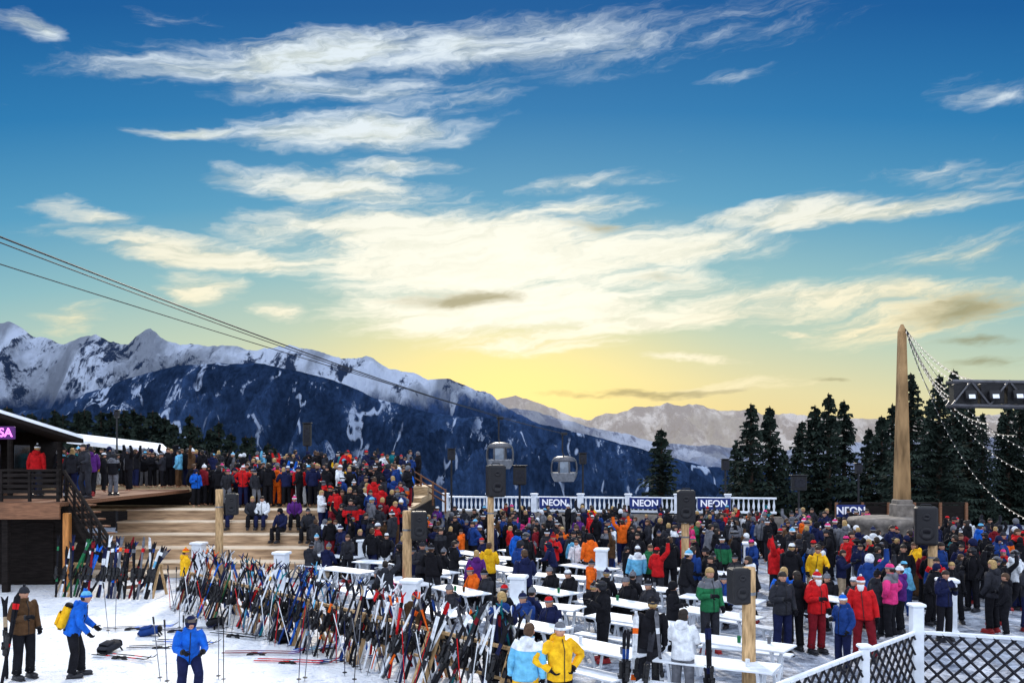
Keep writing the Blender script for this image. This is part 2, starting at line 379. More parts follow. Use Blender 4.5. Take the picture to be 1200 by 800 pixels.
def range_mesh(name, p, yf, yr, zb, amp, fr, jag, mat, px0, px1, n_u, n_t, label, pw=1.25, seed=0):
    f = prof(p); mb = MB(); vs = []; rows = n_t+8
    for j in range(rows+1):
        for i in range(n_u+1):
            px = lerp(px0, px1, i/n_u)
            jg = jag*(noise.fractal(Vector((px*.035, seed, 0)), .7, 2.1, 5))
            zr = H+(HZ-f(px)+jg)/F*yr
            if j <= n_t:
                t = j/n_t; Y = lerp(yf, yr, t); X = (px-600)/F*Y
                q = Vector((X*fr, Y*fr*.45, seed))
                rg = 1-2*abs(noise.fractal(q, .9, 2.0, 6))
                z = lerp(zb, zr, t**pw)+amp*(rg-.75)*math.sin(math.pi*min(1, t*1.02))**.7*(1 if t < .999 else 0)
            else:
                k = (j-n_t)/8; Y = yr*(1+.25*k); X = (px-600)/F*Y; z = lerp(zr, zb, k**.8)
            vs.append((X, Y, z))
    fs = [(j*(n_u+1)+i, j*(n_u+1)+i+1, (j+1)*(n_u+1)+i+1, (j+1)*(n_u+1)+i) for j in range(rows) for i in range(n_u)]
    mb.add(vs, fs)
    tag(mb.build(name, mat, smooth=False), label, 'mountain', kind='structure')
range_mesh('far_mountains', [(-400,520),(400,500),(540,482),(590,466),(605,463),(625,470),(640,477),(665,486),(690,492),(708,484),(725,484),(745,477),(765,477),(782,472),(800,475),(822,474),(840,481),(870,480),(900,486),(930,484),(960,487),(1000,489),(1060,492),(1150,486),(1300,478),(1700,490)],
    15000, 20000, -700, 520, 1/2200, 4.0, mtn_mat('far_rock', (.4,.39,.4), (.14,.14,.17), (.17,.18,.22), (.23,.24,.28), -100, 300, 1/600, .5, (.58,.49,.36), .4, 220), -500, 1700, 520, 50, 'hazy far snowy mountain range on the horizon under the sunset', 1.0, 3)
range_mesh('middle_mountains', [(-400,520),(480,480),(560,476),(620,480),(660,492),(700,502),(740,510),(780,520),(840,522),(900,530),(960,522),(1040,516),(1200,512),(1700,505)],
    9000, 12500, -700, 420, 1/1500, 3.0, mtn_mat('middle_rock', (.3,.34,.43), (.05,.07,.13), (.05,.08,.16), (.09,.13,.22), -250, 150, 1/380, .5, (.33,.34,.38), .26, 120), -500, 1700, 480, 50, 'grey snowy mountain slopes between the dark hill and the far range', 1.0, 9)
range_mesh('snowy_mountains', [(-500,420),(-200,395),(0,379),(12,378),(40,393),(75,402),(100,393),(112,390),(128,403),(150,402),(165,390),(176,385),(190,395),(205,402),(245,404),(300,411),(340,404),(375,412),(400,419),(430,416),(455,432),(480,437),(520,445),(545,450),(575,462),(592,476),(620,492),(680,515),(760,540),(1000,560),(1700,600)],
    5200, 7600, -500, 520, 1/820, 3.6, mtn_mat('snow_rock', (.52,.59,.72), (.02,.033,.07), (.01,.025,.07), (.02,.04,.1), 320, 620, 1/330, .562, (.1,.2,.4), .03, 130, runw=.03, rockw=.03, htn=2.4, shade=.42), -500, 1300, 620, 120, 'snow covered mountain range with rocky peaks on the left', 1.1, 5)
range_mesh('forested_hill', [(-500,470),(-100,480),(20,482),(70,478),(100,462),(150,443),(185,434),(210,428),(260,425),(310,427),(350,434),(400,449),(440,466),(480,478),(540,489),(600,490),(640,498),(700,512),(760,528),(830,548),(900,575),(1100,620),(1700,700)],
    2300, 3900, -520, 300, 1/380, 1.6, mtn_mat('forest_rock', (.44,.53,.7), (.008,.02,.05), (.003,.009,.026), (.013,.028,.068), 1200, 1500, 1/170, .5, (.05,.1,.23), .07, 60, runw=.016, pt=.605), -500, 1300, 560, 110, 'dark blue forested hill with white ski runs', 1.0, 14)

# ------------------------------------------------------------------ conifers
V_ = Vector
def conifer_meshes(h, rad, seed):
    rnd = random.Random(seed); mb = MB(); nbr = 330
    for i in range(nbr):
        t = ((i+rnd.random())/nbr)**.9; z = h*(.05+.95*t); rr = rad*((1-t)**.9)*(.5+.7*rnd.random()*rnd.random()+.3*rnd.random())+.08
        a = rnd.random()*2*math.pi; bulge = .8+.4*noise.noise(V_((math.cos(a)*1.3, math.sin(a)*1.3, z*.9+seed*7)))
        L_ = rr*bulge; d = Vector((math.cos(a), math.sin(a), 0)); s = Vector((-d.y, d.x, 0)); dr = rnd.uniform(.2, .55)
        st = max(3, int(L_/.26))
        for q in range(st):
            f = (q+.5)/st; p = d*(L_*f)+Vector((0, 0, z-dr*L_*f+.3*L_*f*f)); w = (.12+.26*(1-f))*min(1, L_)
            for sg in (-1, 1):
                e = p+s*(sg*w*(.8+rnd.random()))+d*(.25*rnd.random())+Vector((0, 0, -.12-.3*rnd.random()))
                mb.add([p-d*.12+Vector((0,0,.04)), p+d*.16, e], [(0, 1, 2)])
            mb.add([p-s*.06, p+s*.06, p+d*.3+Vector((0,0,rnd.uniform(-.2,.05)))], [(0, 1, 2)])
    tr = MB().tube([(0,0,-.5),(0,0,h*.3),(0,0,h*.7),(0,0,h*1.01)], [h*.018, h*.013, h*.007, .02], 7)
    return mb.mesh('crown', LEAF), tr.mesh('trunk', BARK)
TREES = [conifer_meshes(15, 3.3, 1), conifer_meshes(15, 2.8, 2), conifer_meshes(15, 3.7, 3), conifer_meshes(15, 3.0, 4), conifer_meshes(15, 2.6, 5)]
def tree(px, top, Y, label, group, wide=1.0):
    z0 = gh(0, Y)-.3; b = gx(px, Y, z0); s = (at(px, top, Y).z-z0)/15
    t = thing('conifer_tree', b, label, 'tree', group, random.random()*6)
    c, k = random.choice(TREES); link('crown', c, t); link('trunk', k, t); w = wide*random.uniform(.9, 1.12); t.scale = (s*w, s*w, s)
tree(775, 503, 80, 'lone dark conifer behind the white balustrade, left of the other trees', 'conifers behind the terrace', 2.0)
for i, (px, tp, Y) in enumerate([(862,520,92),(880,474,84),(902,477,86),(918,526,95),(940,494,92),(955,476,86),(971,462,84),(989,470,88),(1018,502,92),(1033,488,86),(1046,474,90)]):
    tree(px, tp, Y, 'dark conifer, %s from left between the lone tree and the obelisk' % ordn(i+1), 'conifers behind the terrace', 1.6)
for i, px in enumerate(range(1072, 1300, 14)):
    Y = 52+9*random.random(); tree(px+random.uniform(-5, 5), (446 if px < 1120 else 458)+random.uniform(-12, 36), Y, 'dark dense conifer right of the obelisk, %s from left in that wood' % ordn(i+1), 'wood right of the obelisk', 1.5)
for i, px in enumerate(range(-40, 330, 13)):
    Y = 74+10*random.random(); tree(px+random.uniform(-4, 4), prof([(-40,478),(60,488),(100,478),(180,486),(240,496),(330,520)])(px)+random.uniform(-6, 8), Y, 'dark conifer behind the upper deck, %s from left of the left wood' % ordn(i+1), 'wood behind the upper deck', 1.9)

# ------------------------------------------------------------------ people
V = Vector
def pose(**k):
    J = dict(pelvis=V((0,0,.95)), waist=V((0,0,1.1)), chest=V((0,0,1.3)), neck=V((0,.01,1.47)), head=V((0,-.01,1.615)),
        sL=V((.185,0,1.4)), eL=V((.25,.03,1.13)), wL=V((.26,-.05,.9)), sR=V((-.185,0,1.4)), eR=V((-.25,.03,1.13)), wR=V((-.26,-.05,.9)),
        hL=V((.1,0,.92)), kL=V((.12,-.02,.5)), aL=V((.13,.02,.1)), hR=V((-.1,0,.92)), kR=V((-.12,-.02,.5)), aR=V((-.13,.02,.1)))
    for a, b in k.items(): J[a] = V(b)
    return J
def shiftup(J, d, keys=('pelvis','waist','chest','neck','head','sL','eL','wL','sR','eR','wR','hL','hR')):
    for k in keys: J[k] = J[k]+V(d)
    return J
def tilt(J, dx, dy):
    for k, w in (('waist',.3),('chest',.7),('neck',1),('head',1.15),('sL',.9),('sR',.9),('eL',.6),('eR',.6)): J[k] = J[k]+V((dx*w, dy*w, -abs(dx*w)*.15))
    return J
POSES = {
 'standing': tilt(pose(kL=(.16,-.06,.5), aL=(.2,-.02,.1)), -.05, .0),
 'holding a drink': pose(eR=(-.26,.0,1.15), wR=(-.12,-.26,1.2), wL=(.22,-.12,.94)),
 'hands on hips': pose(eL=(.42,.07,1.2), wL=(.2,-.06,1.03), eR=(-.42,.07,1.2), wR=(-.2,-.06,1.03)),
 'one arm raised': tilt(pose(eR=(-.36,-.05,1.62), wR=(-.3,-.1,1.88), wL=(.2,-.18,1.02)), .05, -.02),
 'both arms raised': pose(eR=(-.38,-.03,1.62), wR=(-.33,-.08,1.87), eL=(.38,-.03,1.6), wL=(.36,-.1,1.85)),
 'walking': pose(kL=(.11,-.2,.52), aL=(.11,-.3,.12), kR=(-.11,.04,.5), aR=(-.11,.3,.14), eL=(.24,.14,1.14), wL=(.24,.1,.9), eR=(-.24,-.06,1.14), wR=(-.2,-.25,.98)),
 'looking at a phone': pose(eL=(.24,-.08,1.16), wL=(.07,-.3,1.3), eR=(-.24,-.08,1.16), wR=(-.07,-.3,1.3), head=(0,-.05,1.605)),
 'leaning in': tilt(pose(eL=(.3,-.1,1.18), wL=(.3,-.34,1.12), wR=(-.2,-.14,.96), kR=(-.15,-.1,.5)), .07, -.12),
}
J = shiftup(pose(), (0, .0, -.44)); J['kL'] = V((.14,-.42,.5)); J['aL'] = V((.14,-.42,.1)); J['kR'] = V((-.14,-.42,.5)); J['aR'] = V((-.16,-.38,.1))
J['wL'] = V((.12,-.34,.6)); J['wR'] = V((-.12,-.34,.6)); J['eL'] = V((.25,-.1,.72)); J['eR'] = V((-.25,-.1,.72)); J['chest'] += V((0,-.04,0)); J['neck'] += V((0,-.06,0)); J['head'] += V((0,-.09,0))
POSES['sitting'] = J
POSES['crouching'] = pose(pelvis=(0,.14,.76), waist=(0,.1,.91), chest=(0,.0,1.1), neck=(.01,-.06,1.26), head=(.02,-.11,1.4), sL=(.185,-.03,1.19), sR=(-.185,-.03,1.19),
    eL=(.26,-.1,.94), wL=(.2,-.3,.9), eR=(-.25,-.12,.95), wR=(-.14,-.33,.93), hL=(.1,.13,.74), hR=(-.1,.13,.74), kL=(.15,-.14,.48), kR=(-.13,-.1,.46), aL=(.15,.04,.1), aR=(-.15,.08,.1))
POSES['bending forward'] = pose(pelvis=(0,.07,.94), waist=(0,.03,1.09), chest=(0,-.03,1.28), neck=(0,-.1,1.43), head=(0,-.17,1.56), sL=(.19,-.06,1.37), sR=(-.19,-.06,1.37),
    eL=(.25,-.12,1.1), wL=(.2,-.3,.95), eR=(-.25,-.08,1.1), wR=(-.2,-.22,.9), hL=(.1,.07,.91), hR=(-.1,.07,.91), kL=(.12,-.06,.5), kR=(-.12,.02,.5), aL=(.13,-.06,.1), aR=(-.13,.08,.1))
def skin_body(J):
    ks = ['pelvis','waist','chest','neck','head','sL','eL','wL','sR','eR','wR','hL','kL','aL','hR','kR','aR']
    rad = dict(pelvis=.105,waist=.1,chest=.12,neck=.055,head=.06,sL=.06,sR=.06,eL=.042,eR=.042,wL=.028,wR=.028,hL=.085,hR=.085,kL=.055,kR=.055,aL=.04,aR=.04)
    vs = [J[k] for k in ks]+[J['aL']+V((0,-.12,-.05)), J['aR']+V((0,-.12,-.05))]
    ix = {k: i for i, k in enumerate(ks)}
    ed = [('pelvis','waist'),('waist','chest'),('chest','neck'),('neck','head'),('chest','sL'),('sL','eL'),('eL','wL'),('chest','sR'),('sR','eR'),('eR','wR'),('pelvis','hL'),('hL','kL'),('kL','aL'),('pelvis','hR'),('hR','kR'),('kR','aR')]
    me = bpy.data.meshes.new('sk'); me.from_pydata(vs, [(ix[a], ix[b]) for a, b in ed]+[(ix['aL'], 17), (ix['aR'], 18)], [])
    o = bpy.data.objects.new('sk', me); C.objects.link(o)
    o.modifiers.new('s', 'SKIN'); o.modifiers.new('u', 'SUBSURF').levels = 1
    sv = me.skin_vertices[0].data
    for i, k in enumerate(ks+['t', 't']):
        r = rad.get(k, .035); sv[i].radius = (r, r); sv[i].use_root = (i == 0)
    bpy.context.view_layer.update()
    ev = o.evaluated_get(bpy.context.evaluated_depsgraph_get()); m2 = bpy.data.meshes.new_from_object(ev)
    r = ([v.co.copy() for v in m2.vertices], [tuple(p.vertices) for p in m2.polygons])
    bpy.data.objects.remove(o); bpy.data.meshes.remove(m2); bpy.data.meshes.remove(me)
    return r
def head_geo(mb, c):
    n, k = 16, 14; vs = []; fs = []
    def sh(x, y, z):
        w = 1.0
        if z < -.2: w = 1-.38*((-z-.2)/.8)
        X, Y_, Z = x*.074*w, y*.094*(1-.15*max(0, -z)), z*.118
        if y < 0:
            Y_ -= .024*math.exp(-((x/.16)**2+((z+.12)/.2)**2))
            Y_ += .010*math.exp(-(((abs(x)-.38)/.2)**2+((z-.06)/.13)**2))
            Y_ -= .010*math.exp(-((x/.3)**2+((z+.8)/.2)**2))
        return V((X, Y_, Z))+c
    for i in range(1, k):
        t = math.pi*i/k
        for j in range(n):
            a = 2*math.pi*(j+.5)/n; vs.append(sh(math.sin(t)*math.cos(a), math.sin(t)*math.sin(a), -math.cos(t)))
    vs += [sh(0, 0, -1), sh(0, 0, 1)]
    for i in range(k-2):
        for j in range(n): fs.append((i*n+j, i*n+(j+1) % n, (i+1)*n+(j+1) % n, (i+1)*n+j))
    for j in range(n): fs.append((len(vs)-2, (j+1) % n, j)); fs.append((len(vs)-1, (k-2)*n+j, (k-2)*n+(j+1) % n))
    mb.add(vs, fs)
    for s in (-1, 1):
        mb.ball(c+V((s*.03, -.079, .006)), (.012, .008, .007), 6, 4, 1)
        mb.ball(c+V((s*.076, .005, -.01)), (.01, .02, .03), 6, 5, 0)
    mb.ball(c+V((0, -.088, -.058)), (.024, .008, .007), 8, 4, 2)
def hand_geo(mb, w, d, inn, m=0):
    d = d.normalized(); inn = (inn-d*inn.dot(d)).normalized(); s = d.cross(inn)
    mb.loft([(w-d*.03, s, inn, .034, .03), (w, s, inn, .034, .026), (w+d*.045, s, inn, .046, .02), (w+d*.085, s, inn, .044, .018), (w+d*.1, s, inn, .036, .014)], 8, m)
    for i, L_ in enumerate((.07, .08, .075, .055)):
        b = w+d*.085+s*(-.033+.022*i)
        mb.tube([b, b+d*L_*.45+inn*.008, b+d*L_*.75+inn*.03, b+d*L_*.8+inn*.055], [.0125, .012, .011, .008], 6, m)
    b = w+d*.03-s*.036
    mb.tube([b, b-s*.028+d*.03+inn*.01, b-s*.03+d*.055+inn*.03], [.015, .0135, .010], 6, m)
PM = {}
for nm, J in POSES.items():
    D = {}; vs, fs = skin_body(J); mb = MB(); mb.add(vs, fs); head_geo(mb, J['head'])
    nk = J['neck']; mb.tube([nk-V((0,0,.05)), lerp(nk, J['head'], .5), J['head']+V((0,.01,0))], [.062, .052, .055], 10)
    D['body'] = mb.mesh('body', [SKIN, EYE, LIP], True)
    mb = MB(); X = V((1,0,0)); sp = (J['neck']-J['pelvis']).normalized(); ya = sp.cross(X).normalized()*-1
    P0, W0, C0, N0 = J['pelvis'], J['waist'], J['chest'], J['neck']; up = sp
    hem = P0-up*(.10 if nm != 'sitting' else .03)
    mb.loft([(hem+up*.02, X, ya, .17, .12), (hem, X, ya, .203, .15), (hem+up*.03, X, ya, .212, .158), (P0, X, ya, .208, .157), (lerp(P0, W0, .6), X, ya, .192, .148), (lerp(W0, C0, .3), X, ya, .196, .148),
             (lerp(W0, C0, .75), X, ya, .208, .158), (C0+up*.03, X, ya, .214, .158), (lerp(C0, N0, .45), X, ya, .208, .143), (lerp(C0, N0, .72), X, ya, .165, .115), (lerp(C0, N0, .95), X, ya, .1, .092), (N0+up*.01, X, ya, .088, .088), (N0+up*.06, X, ya, .092, .092), (N0+up*.062, X, ya, .07, .07)],
            18, [0,0,0,0,0,0,0,1,1,1,1,1,0])
    mb.ball(lerp(C0, N0, .95)+V((0,.105,0)), (.12, .055, .1), 10, 6, 1)
    for s in 'LR':
        a, e, w = J['s'+s], J['e'+s], J['w'+s]
        ins = lerp(a, C0, .35)
        mb.tube([ins, a, lerp(a, e, .25), lerp(a, e, .6), e-(e-a).normalized()*.03, e+(w-e).normalized()*.03, lerp(e, w, .45), lerp(e, w, .88), lerp(e, w, .97), w+(w-e).normalized()*.01],
                [.07, .088, .082, .074, .07, .068, .063, .053, .058, .045], 12, [1,1,0,0,0,0,0,0,2])
    dirf = V((0,-1,0)); dirf = (dirf-up*dirf.dot(up)).normalized()
    mb.tube([N0+up*.02+dirf*.095, C0+up*.02+dirf*.163, W0+dirf*.152, P0+dirf*.162, hem+dirf*.155], .008, 4, 2)
    D['jacket'] = mb.mesh('jacket', [CM['black'], CM['black'], BLACKP], True)
    mb = MB(); mb.loft([(P0+up*.12, X, ya, .16, .12), (P0, X, ya, .18, .135), (P0-up*.08, X, ya, .175, .13), (P0-up*.13, X, ya, .1, .09)], 14)
    for s in 'LR':
        h_, k_, a_ = J['h'+s], J['k'+s], J['a'+s]
        mb.tube([h_+V((0,0,.04)), lerp(h_, k_, .12), lerp(h_, k_, .5), k_, lerp(k_, a_, .35), lerp(k_, a_, .75), lerp(k_, a_, .93), a_+V((0,0,.02))], [.1, .108, .098, .082, .085, .08, .09, .07], 12)
    D['trousers'] = mb.mesh('trousers', [CM['black']], True)
    for s in 'LR':
        a_ = J['a'+s]; k_ = J['k'+s]; mb = MB(); g0 = a_-V((0,0,.1))
        mb.tube([g0+V((0,.01,.06)), a_, lerp(a_, k_, .25), lerp(a_, k_, .45)], [.058, .064, .068, .074], 10)
        mb.box(g0+V((0,-.06,.055)), (.105, .3, .1), bev=.03); mb.box(g0+V((0,-.06,.015)), (.1, .32, .03), bev=.008)
        for q in (.05, .1, .17): mb.box(g0+V((0,-.07,q+.03)), (.118, .022, .014))
        D['boot'+s] = mb.mesh('ski_boot', [BOOTM[0]], True)
        mb = MB(); e, w = J['e'+s], J['w'+s]; inn = (V((0, w.y-.05, w.z))-w)+V((0,-.1,0)); hand_geo(mb, w, w-e, inn); D['glove'+s] = mb.mesh('glove', [CM['black']], True)
    PM[nm] = D
def dome(mb, r, z0, n=16, k=6, m=0, back=0.0):
    secs = []
    for i in range(k+1):
        t = (math.pi/2)*i/k; zz = z0+(r[2]-z0)*math.sin(t); q = math.cos(t)
        secs.append((V((0, back, zz)), V((1,0,0)), V((0,1,0)), max(.004, r[0]*q**.8), max(.004, r[1]*q**.8)))
    mb.loft(secs, n, m)
mb = MB(); dome(mb, (.086, .104, .135), .03, m=0); mb.loft([(V((0,0,.012)), V((1,0,0)), V((0,1,0)), .085, .103), (V((0,0,.016)), V((1,0,0)), V((0,1,0)), .091, .109), (V((0,0,.05)), V((1,0,0)), V((0,1,0)), .091, .109), (V((0,0,.054)), V((1,0,0)), V((0,1,0)), .085, .102)], 16, 1)
mb.ball((0,0,.15), .03, 8, 6, 1); HAT = mb.mesh('woolly_hat', [CM['black'], CM['grey']], True)
mb = MB(); dome(mb, (.106, .122, .14), .0, 18, 7, back=.008)
mb.loft([(V((0,.03,-.07)), V((1,0,0)), V((0,1,0)), .088, .085), (V((0,.02,-.03)), V((1,0,0)), V((0,1,0)), .1, .1), (V((0,.008,.01)), V((1,0,0)), V((0,1,0)), .107, .122)], 18, 0); HELM = mb.mesh('helmet', [CM['black']], True)
mb = MB(); mb.loft([(V((0,-.0,.028)), V((1,0,0)), V((0,1,0)), .09, .11), (V((0,-.002,.03)), V((1,0,0)), V((0,1,0)), .11, .132), (V((0,-.002,.085)), V((1,0,0)), V((0,1,0)), .109, .13), (V((0,0,.088)), V((1,0,0)), V((0,1,0)), .09, .11)], 18, 0)
mb.box((0,-.128,.055), (.13, .03, .065), m=1, bev=.012); GOG = mb.mesh('goggles', [BLACKP, LENS], True)
def hair_mesh(lo):
    mb = MB(); dome(mb, (.085, .104, .13), .03, back=.006)
    secs = [(V((0,.05,-lo)), V((1,0,0)), V((0,1,0)), .05, .03), (V((0,.045,-lo*.7)), V((1,0,0)), V((0,1,0)), .075, .055), (V((0,.04,-lo*.3)), V((1,0,0)), V((0,1,0)), .082, .068), (V((0,.035,.02)), V((1,0,0)), V((0,1,0)), .084, .075), (V((0,.02,.06)), V((1,0,0)), V((0,1,0)), .08, .08)]
    mb.loft(secs, 14); return mb.mesh('hair', [HAIRS['dark']], True)
HAIR_S, HAIR_L = hair_mesh(.06), hair_mesh(.2)
mb = MB(); mb.loft([(V((0,-.05,-.2)), V((1,0,0)), V((0,1,0)), .02, .02), (V((0,-.06,-.14)), V((1,0,0)), V((0,1,0)), .055, .045), (V((0,-.05,-.07)), V((1,0,0)), V((0,1,0)), .07, .055), (V((0,-.04,-.035)), V((1,0,0)), V((0,1,0)), .07, .05)], 12); BEARD = mb.mesh('beard', [HAIRS['white']], True)
mb = MB(); mb.box((0,0,0), (.32, .17, .5), bev=.06); mb.box((0,.1,-.05), (.24, .06, .26), m=0, bev=.025); mb.box((0,.0,.235), (.26, .15, .08), m=1, bev=.03)
for s in (-1, 1): mb.tube([(s*.1,-.08,.2),(s*.12,-.2,.24),(s*.13,-.33,.15),(s*.14,-.33,-.05),(s*.13,-.16,-.2),(s*.12,-.07,-.22)], .018, 6, 1)
PACK = mb.mesh('backpack', [CM['yellow'], CM['black']], True)
mb = MB(); mb.lathe([(.028,0),(.033,.005),(.038,.12),(.038,.122)], n=10); CUP = mb.mesh('drink_cup', [CM['white']], True)
PEOPLE = []
def person(loc, face, ps, jc, tc, hat, hc, label, group=None, accent=None, sc_=1.0, boots=True, glove='black', goggles=False, beard=False, pack=None, boot=0):
    D = PM[ps]; J = POSES[ps]
    t = thing('person', loc, label, 'person', group, face); t.scale = (sc_,)*3
    link('body', D['body'], t)
    o = link('jacket', D['jacket'], t); setm(o, [CM[jc], CM[accent or jc]])
    o = link('trousers', D['trousers'], t); setm(o, [CM[tc]])
    if boots:
        for s in 'LR': o = link('ski_boot', D['boot'+s], t); setm(o, [BOOTM[boot]])
        for s in 'LR':
            o = link('glove' if glove != 'skin' else 'hand', D['glove'+s], t); setm(o, [CM[glove] if glove != 'skin' else SKIN])
    hp = J['head']
    if hat == 'hat':
        o = link('woolly_hat', HAT, t, hp); setm(o, [CM[hc[0]], CM[hc[1]]]); o = link('hair', HAIR_S, t, hp); o.scale = (.97,.97,.9); setm(o, [random.choice(list(HAIRS.values())[:3])])
    elif hat == 'helmet': o = link('helmet', HELM, t, hp); setm(o, [CM[hc[0]]])
    else: o = link('hair', HAIR_L if hat == 'long hair' else HAIR_S, t, hp); setm(o, [HAIRS[hc[0]]])
    if goggles: o = link('goggles', GOG, t, hp)
    if beard: link('beard', BEARD, t, hp)
    if pack: o = link('backpack', PACK, t, lerp(J['waist'], J['chest'], .6)+V((0,.22,0))); setm(o, [CM[pack], CM['black']]); o.rotation_euler = (math.atan2(J['waist'].y-J['neck'].y, J['neck'].z-J['waist'].z), 0, 0)
    PEOPLE.append((loc[0], loc[1])); return t
UP = math.pi
person(gx(28,16.8), R(60), 'holding a drink', 'brown', 'black', 'hat', ('charcoal','charcoal'), 'person in brown jacket and black trousers standing at the far left snow edge', accent='brown')
person(gx(90,16.9), R(110), 'bending forward', 'blue', 'black', 'hat', ('light blue','blue'), 'person in blue jacket with yellow backpack leaning forward on the snow', pack='yellow', sc_=.97)
person(gx(222,15.4), R(25), 'crouching', 'blue', 'navy', 'helmet', ('navy',), 'person in bright blue jacket and dark helmet crouching over ski poles on the snow', goggles=True, accent='blue', sc_=.95)
person(gx(616,13.4), R(160), 'standing', 'light blue', 'yellow', 'hair', ('brown',), 'person in light blue jacket and yellow trousers seen from behind at the bottom edge', accent='white', boot=1, sc_=.98)
person(gx(656,13.4), R(25), 'hands on hips', 'yellow', 'black', 'hat', ('grey','white'), 'person in bright yellow jacket and grey hat with hands on hips', accent='yellow', sc_=.98)
person(gx(588,16.2), R(200), 'holding a drink', 'navy', 'black', 'hair', ('blond',), 'person in navy jacket standing at the right end of the long ski rack', accent='dark blue')
person(gx(761,15.6), R(170), 'standing', 'black', 'charcoal', 'hat', ('black','charcoal'), 'person in black jacket and black hat standing beside the person in white')
person(gx(800,14.9), R(150), 'looking at a phone', 'white', 'grey', 'long hair', ('dark',), 'person in white jacket with dark hair standing in front of the tables', accent='white', sc_=.95)
person(gx(931,19.2), R(190), 'standing', 'black', 'black', 'long hair', ('dark',), 'person in black standing left of the two red costumed people')
person(gx(957,19.0), R(20), 'holding a drink', 'red', 'dark red', 'hat', ('red','white'), 'person in red costume with white beard, left of the two', beard=True, accent='red')
person(gx(1012,18.3), R(-20), 'standing', 'red', 'dark red', 'hat', ('red','white'), 'person in red costume with white beard, right of the two', beard=True)
person(gx(988,17.4), R(-60), 'holding a drink', 'dark blue', 'navy', 'hat', ('blue','white'), 'person in dark blue jacket and blue hat between the two red costumed people', sc_=.86)
person(gx(573,25.6), R(170), 'holding a drink', 'yellow', 'black', 'hair', ('brown',), 'person in yellow jacket with brown hair standing among the tables', accent='yellow')
person(gx(648,28.6), R(10), 'looking at a phone', 'red', 'black', 'hat', ('dark red','red'), 'person in bright red jacket and black trousers holding a phone among the tables')
person(gx(556,24.3), R(190), 'standing', 'purple', 'black', 'long hair', ('blond',), 'person in purple jacket left of the person in yellow', sc_=.95)
person(gx(507,24.8), R(170), 'leaning in', 'black', 'charcoal', 'hat', ('black','grey'), 'person in black jacket, right of the pair beside the wooden post')
person(gx(495,25.6), R(10), 'holding a drink', 'charcoal', 'black', 'hat', ('charcoal','charcoal'), 'person in charcoal jacket, left of the pair beside the wooden post')
person(gx(691,28.4), R(200), 'holding a drink', 'orange', 'charcoal', 'helmet', ('black',), 'person in orange jacket and black helmet among the tables')
person(gx(745,25.5), R(180), 'standing', 'light blue', 'grey', 'hat', ('white','grey'), 'person in light blue and white jacket left of the white pillar', accent='white', sc_=.95)
person(gx(762,25.8), R(20), 'holding a drink', 'green', 'black', 'hair', ('brown',), 'person in green jacket left of the white pillar', sc_=.95)
person(gx(620,28.6), R(200), 'leaning in', 'dark red', 'navy', 'long hair', ('dark',), 'person in dark red jacket left of the person in bright red')
person(gx(217,25.6), R(120), 'standing', 'yellow', 'charcoal', 'hat', ('orange','yellow'), 'person in yellow jacket at the left end of the long ski rack', sc_=.9)
person(gx(324,37.6,2.1), R(170), 'standing', 'orange', 'orange', 'hair', ('brown',), 'person in orange suit at the front of the deck')
person(gx(352,37.4,2.1), R(10), 'standing', 'red', 'white', 'helmet', ('white',), 'person in red jacket and white trousers at the front of the deck')
person(gx(398,38.0,2.1), R(10), 'one arm raised', 'yellow', 'black', 'helmet', ('black',), 'person in yellow jacket with one arm raised on the deck')
person(gx(285,37.0,2.1), R(10), 'hands on hips', 'red', 'navy', 'hat', ('white','red'), 'person in red jacket with hands on hips at the top of the wooden steps')
for px, k, jc, tc, hat, hc, lb in [(268,3,'black','navy','hat',('grey','white'),'person in black jacket sitting on the wooden steps left of the wooden post top'),
    (296,3,'charcoal','black','long hair',('blond',),'person with long blond hair in charcoal jacket sitting on the wooden steps'),
    (308,3,'white','navy','hair',('dark',),'person in white jacket sitting on the upper wooden steps'),
    (330,2,'navy','black','helmet',('black',),'person in navy jacket and black helmet sitting on the middle wooden step'),
    (345,3,'purple','black','hat',('pink','white'),'person in purple jacket and pink hat sitting on the wooden steps'),
    (372,0,'grey','grey','hat',('light blue','white'),'person in grey suit sitting at the right end of the wooden steps'),
    (384,1,'white','green','hair',('blond',),'person in white jacket and green trousers sitting at the right end of the steps'),
    (362,2,'charcoal','black','hat',('black','grey'),'person in charcoal jacket sitting left of the one in dark blue'),
    (385,3,'dark blue','black','hair',('dark',),'person in dark blue jacket sitting high at the right end of the steps')]:
    Y = 31.8+.9*k+.32; person((gx(px, Y).x, Y, .42*(k+1)-.32), random.uniform(-.4, .4), 'sitting', jc, tc, hat, hc, lb)

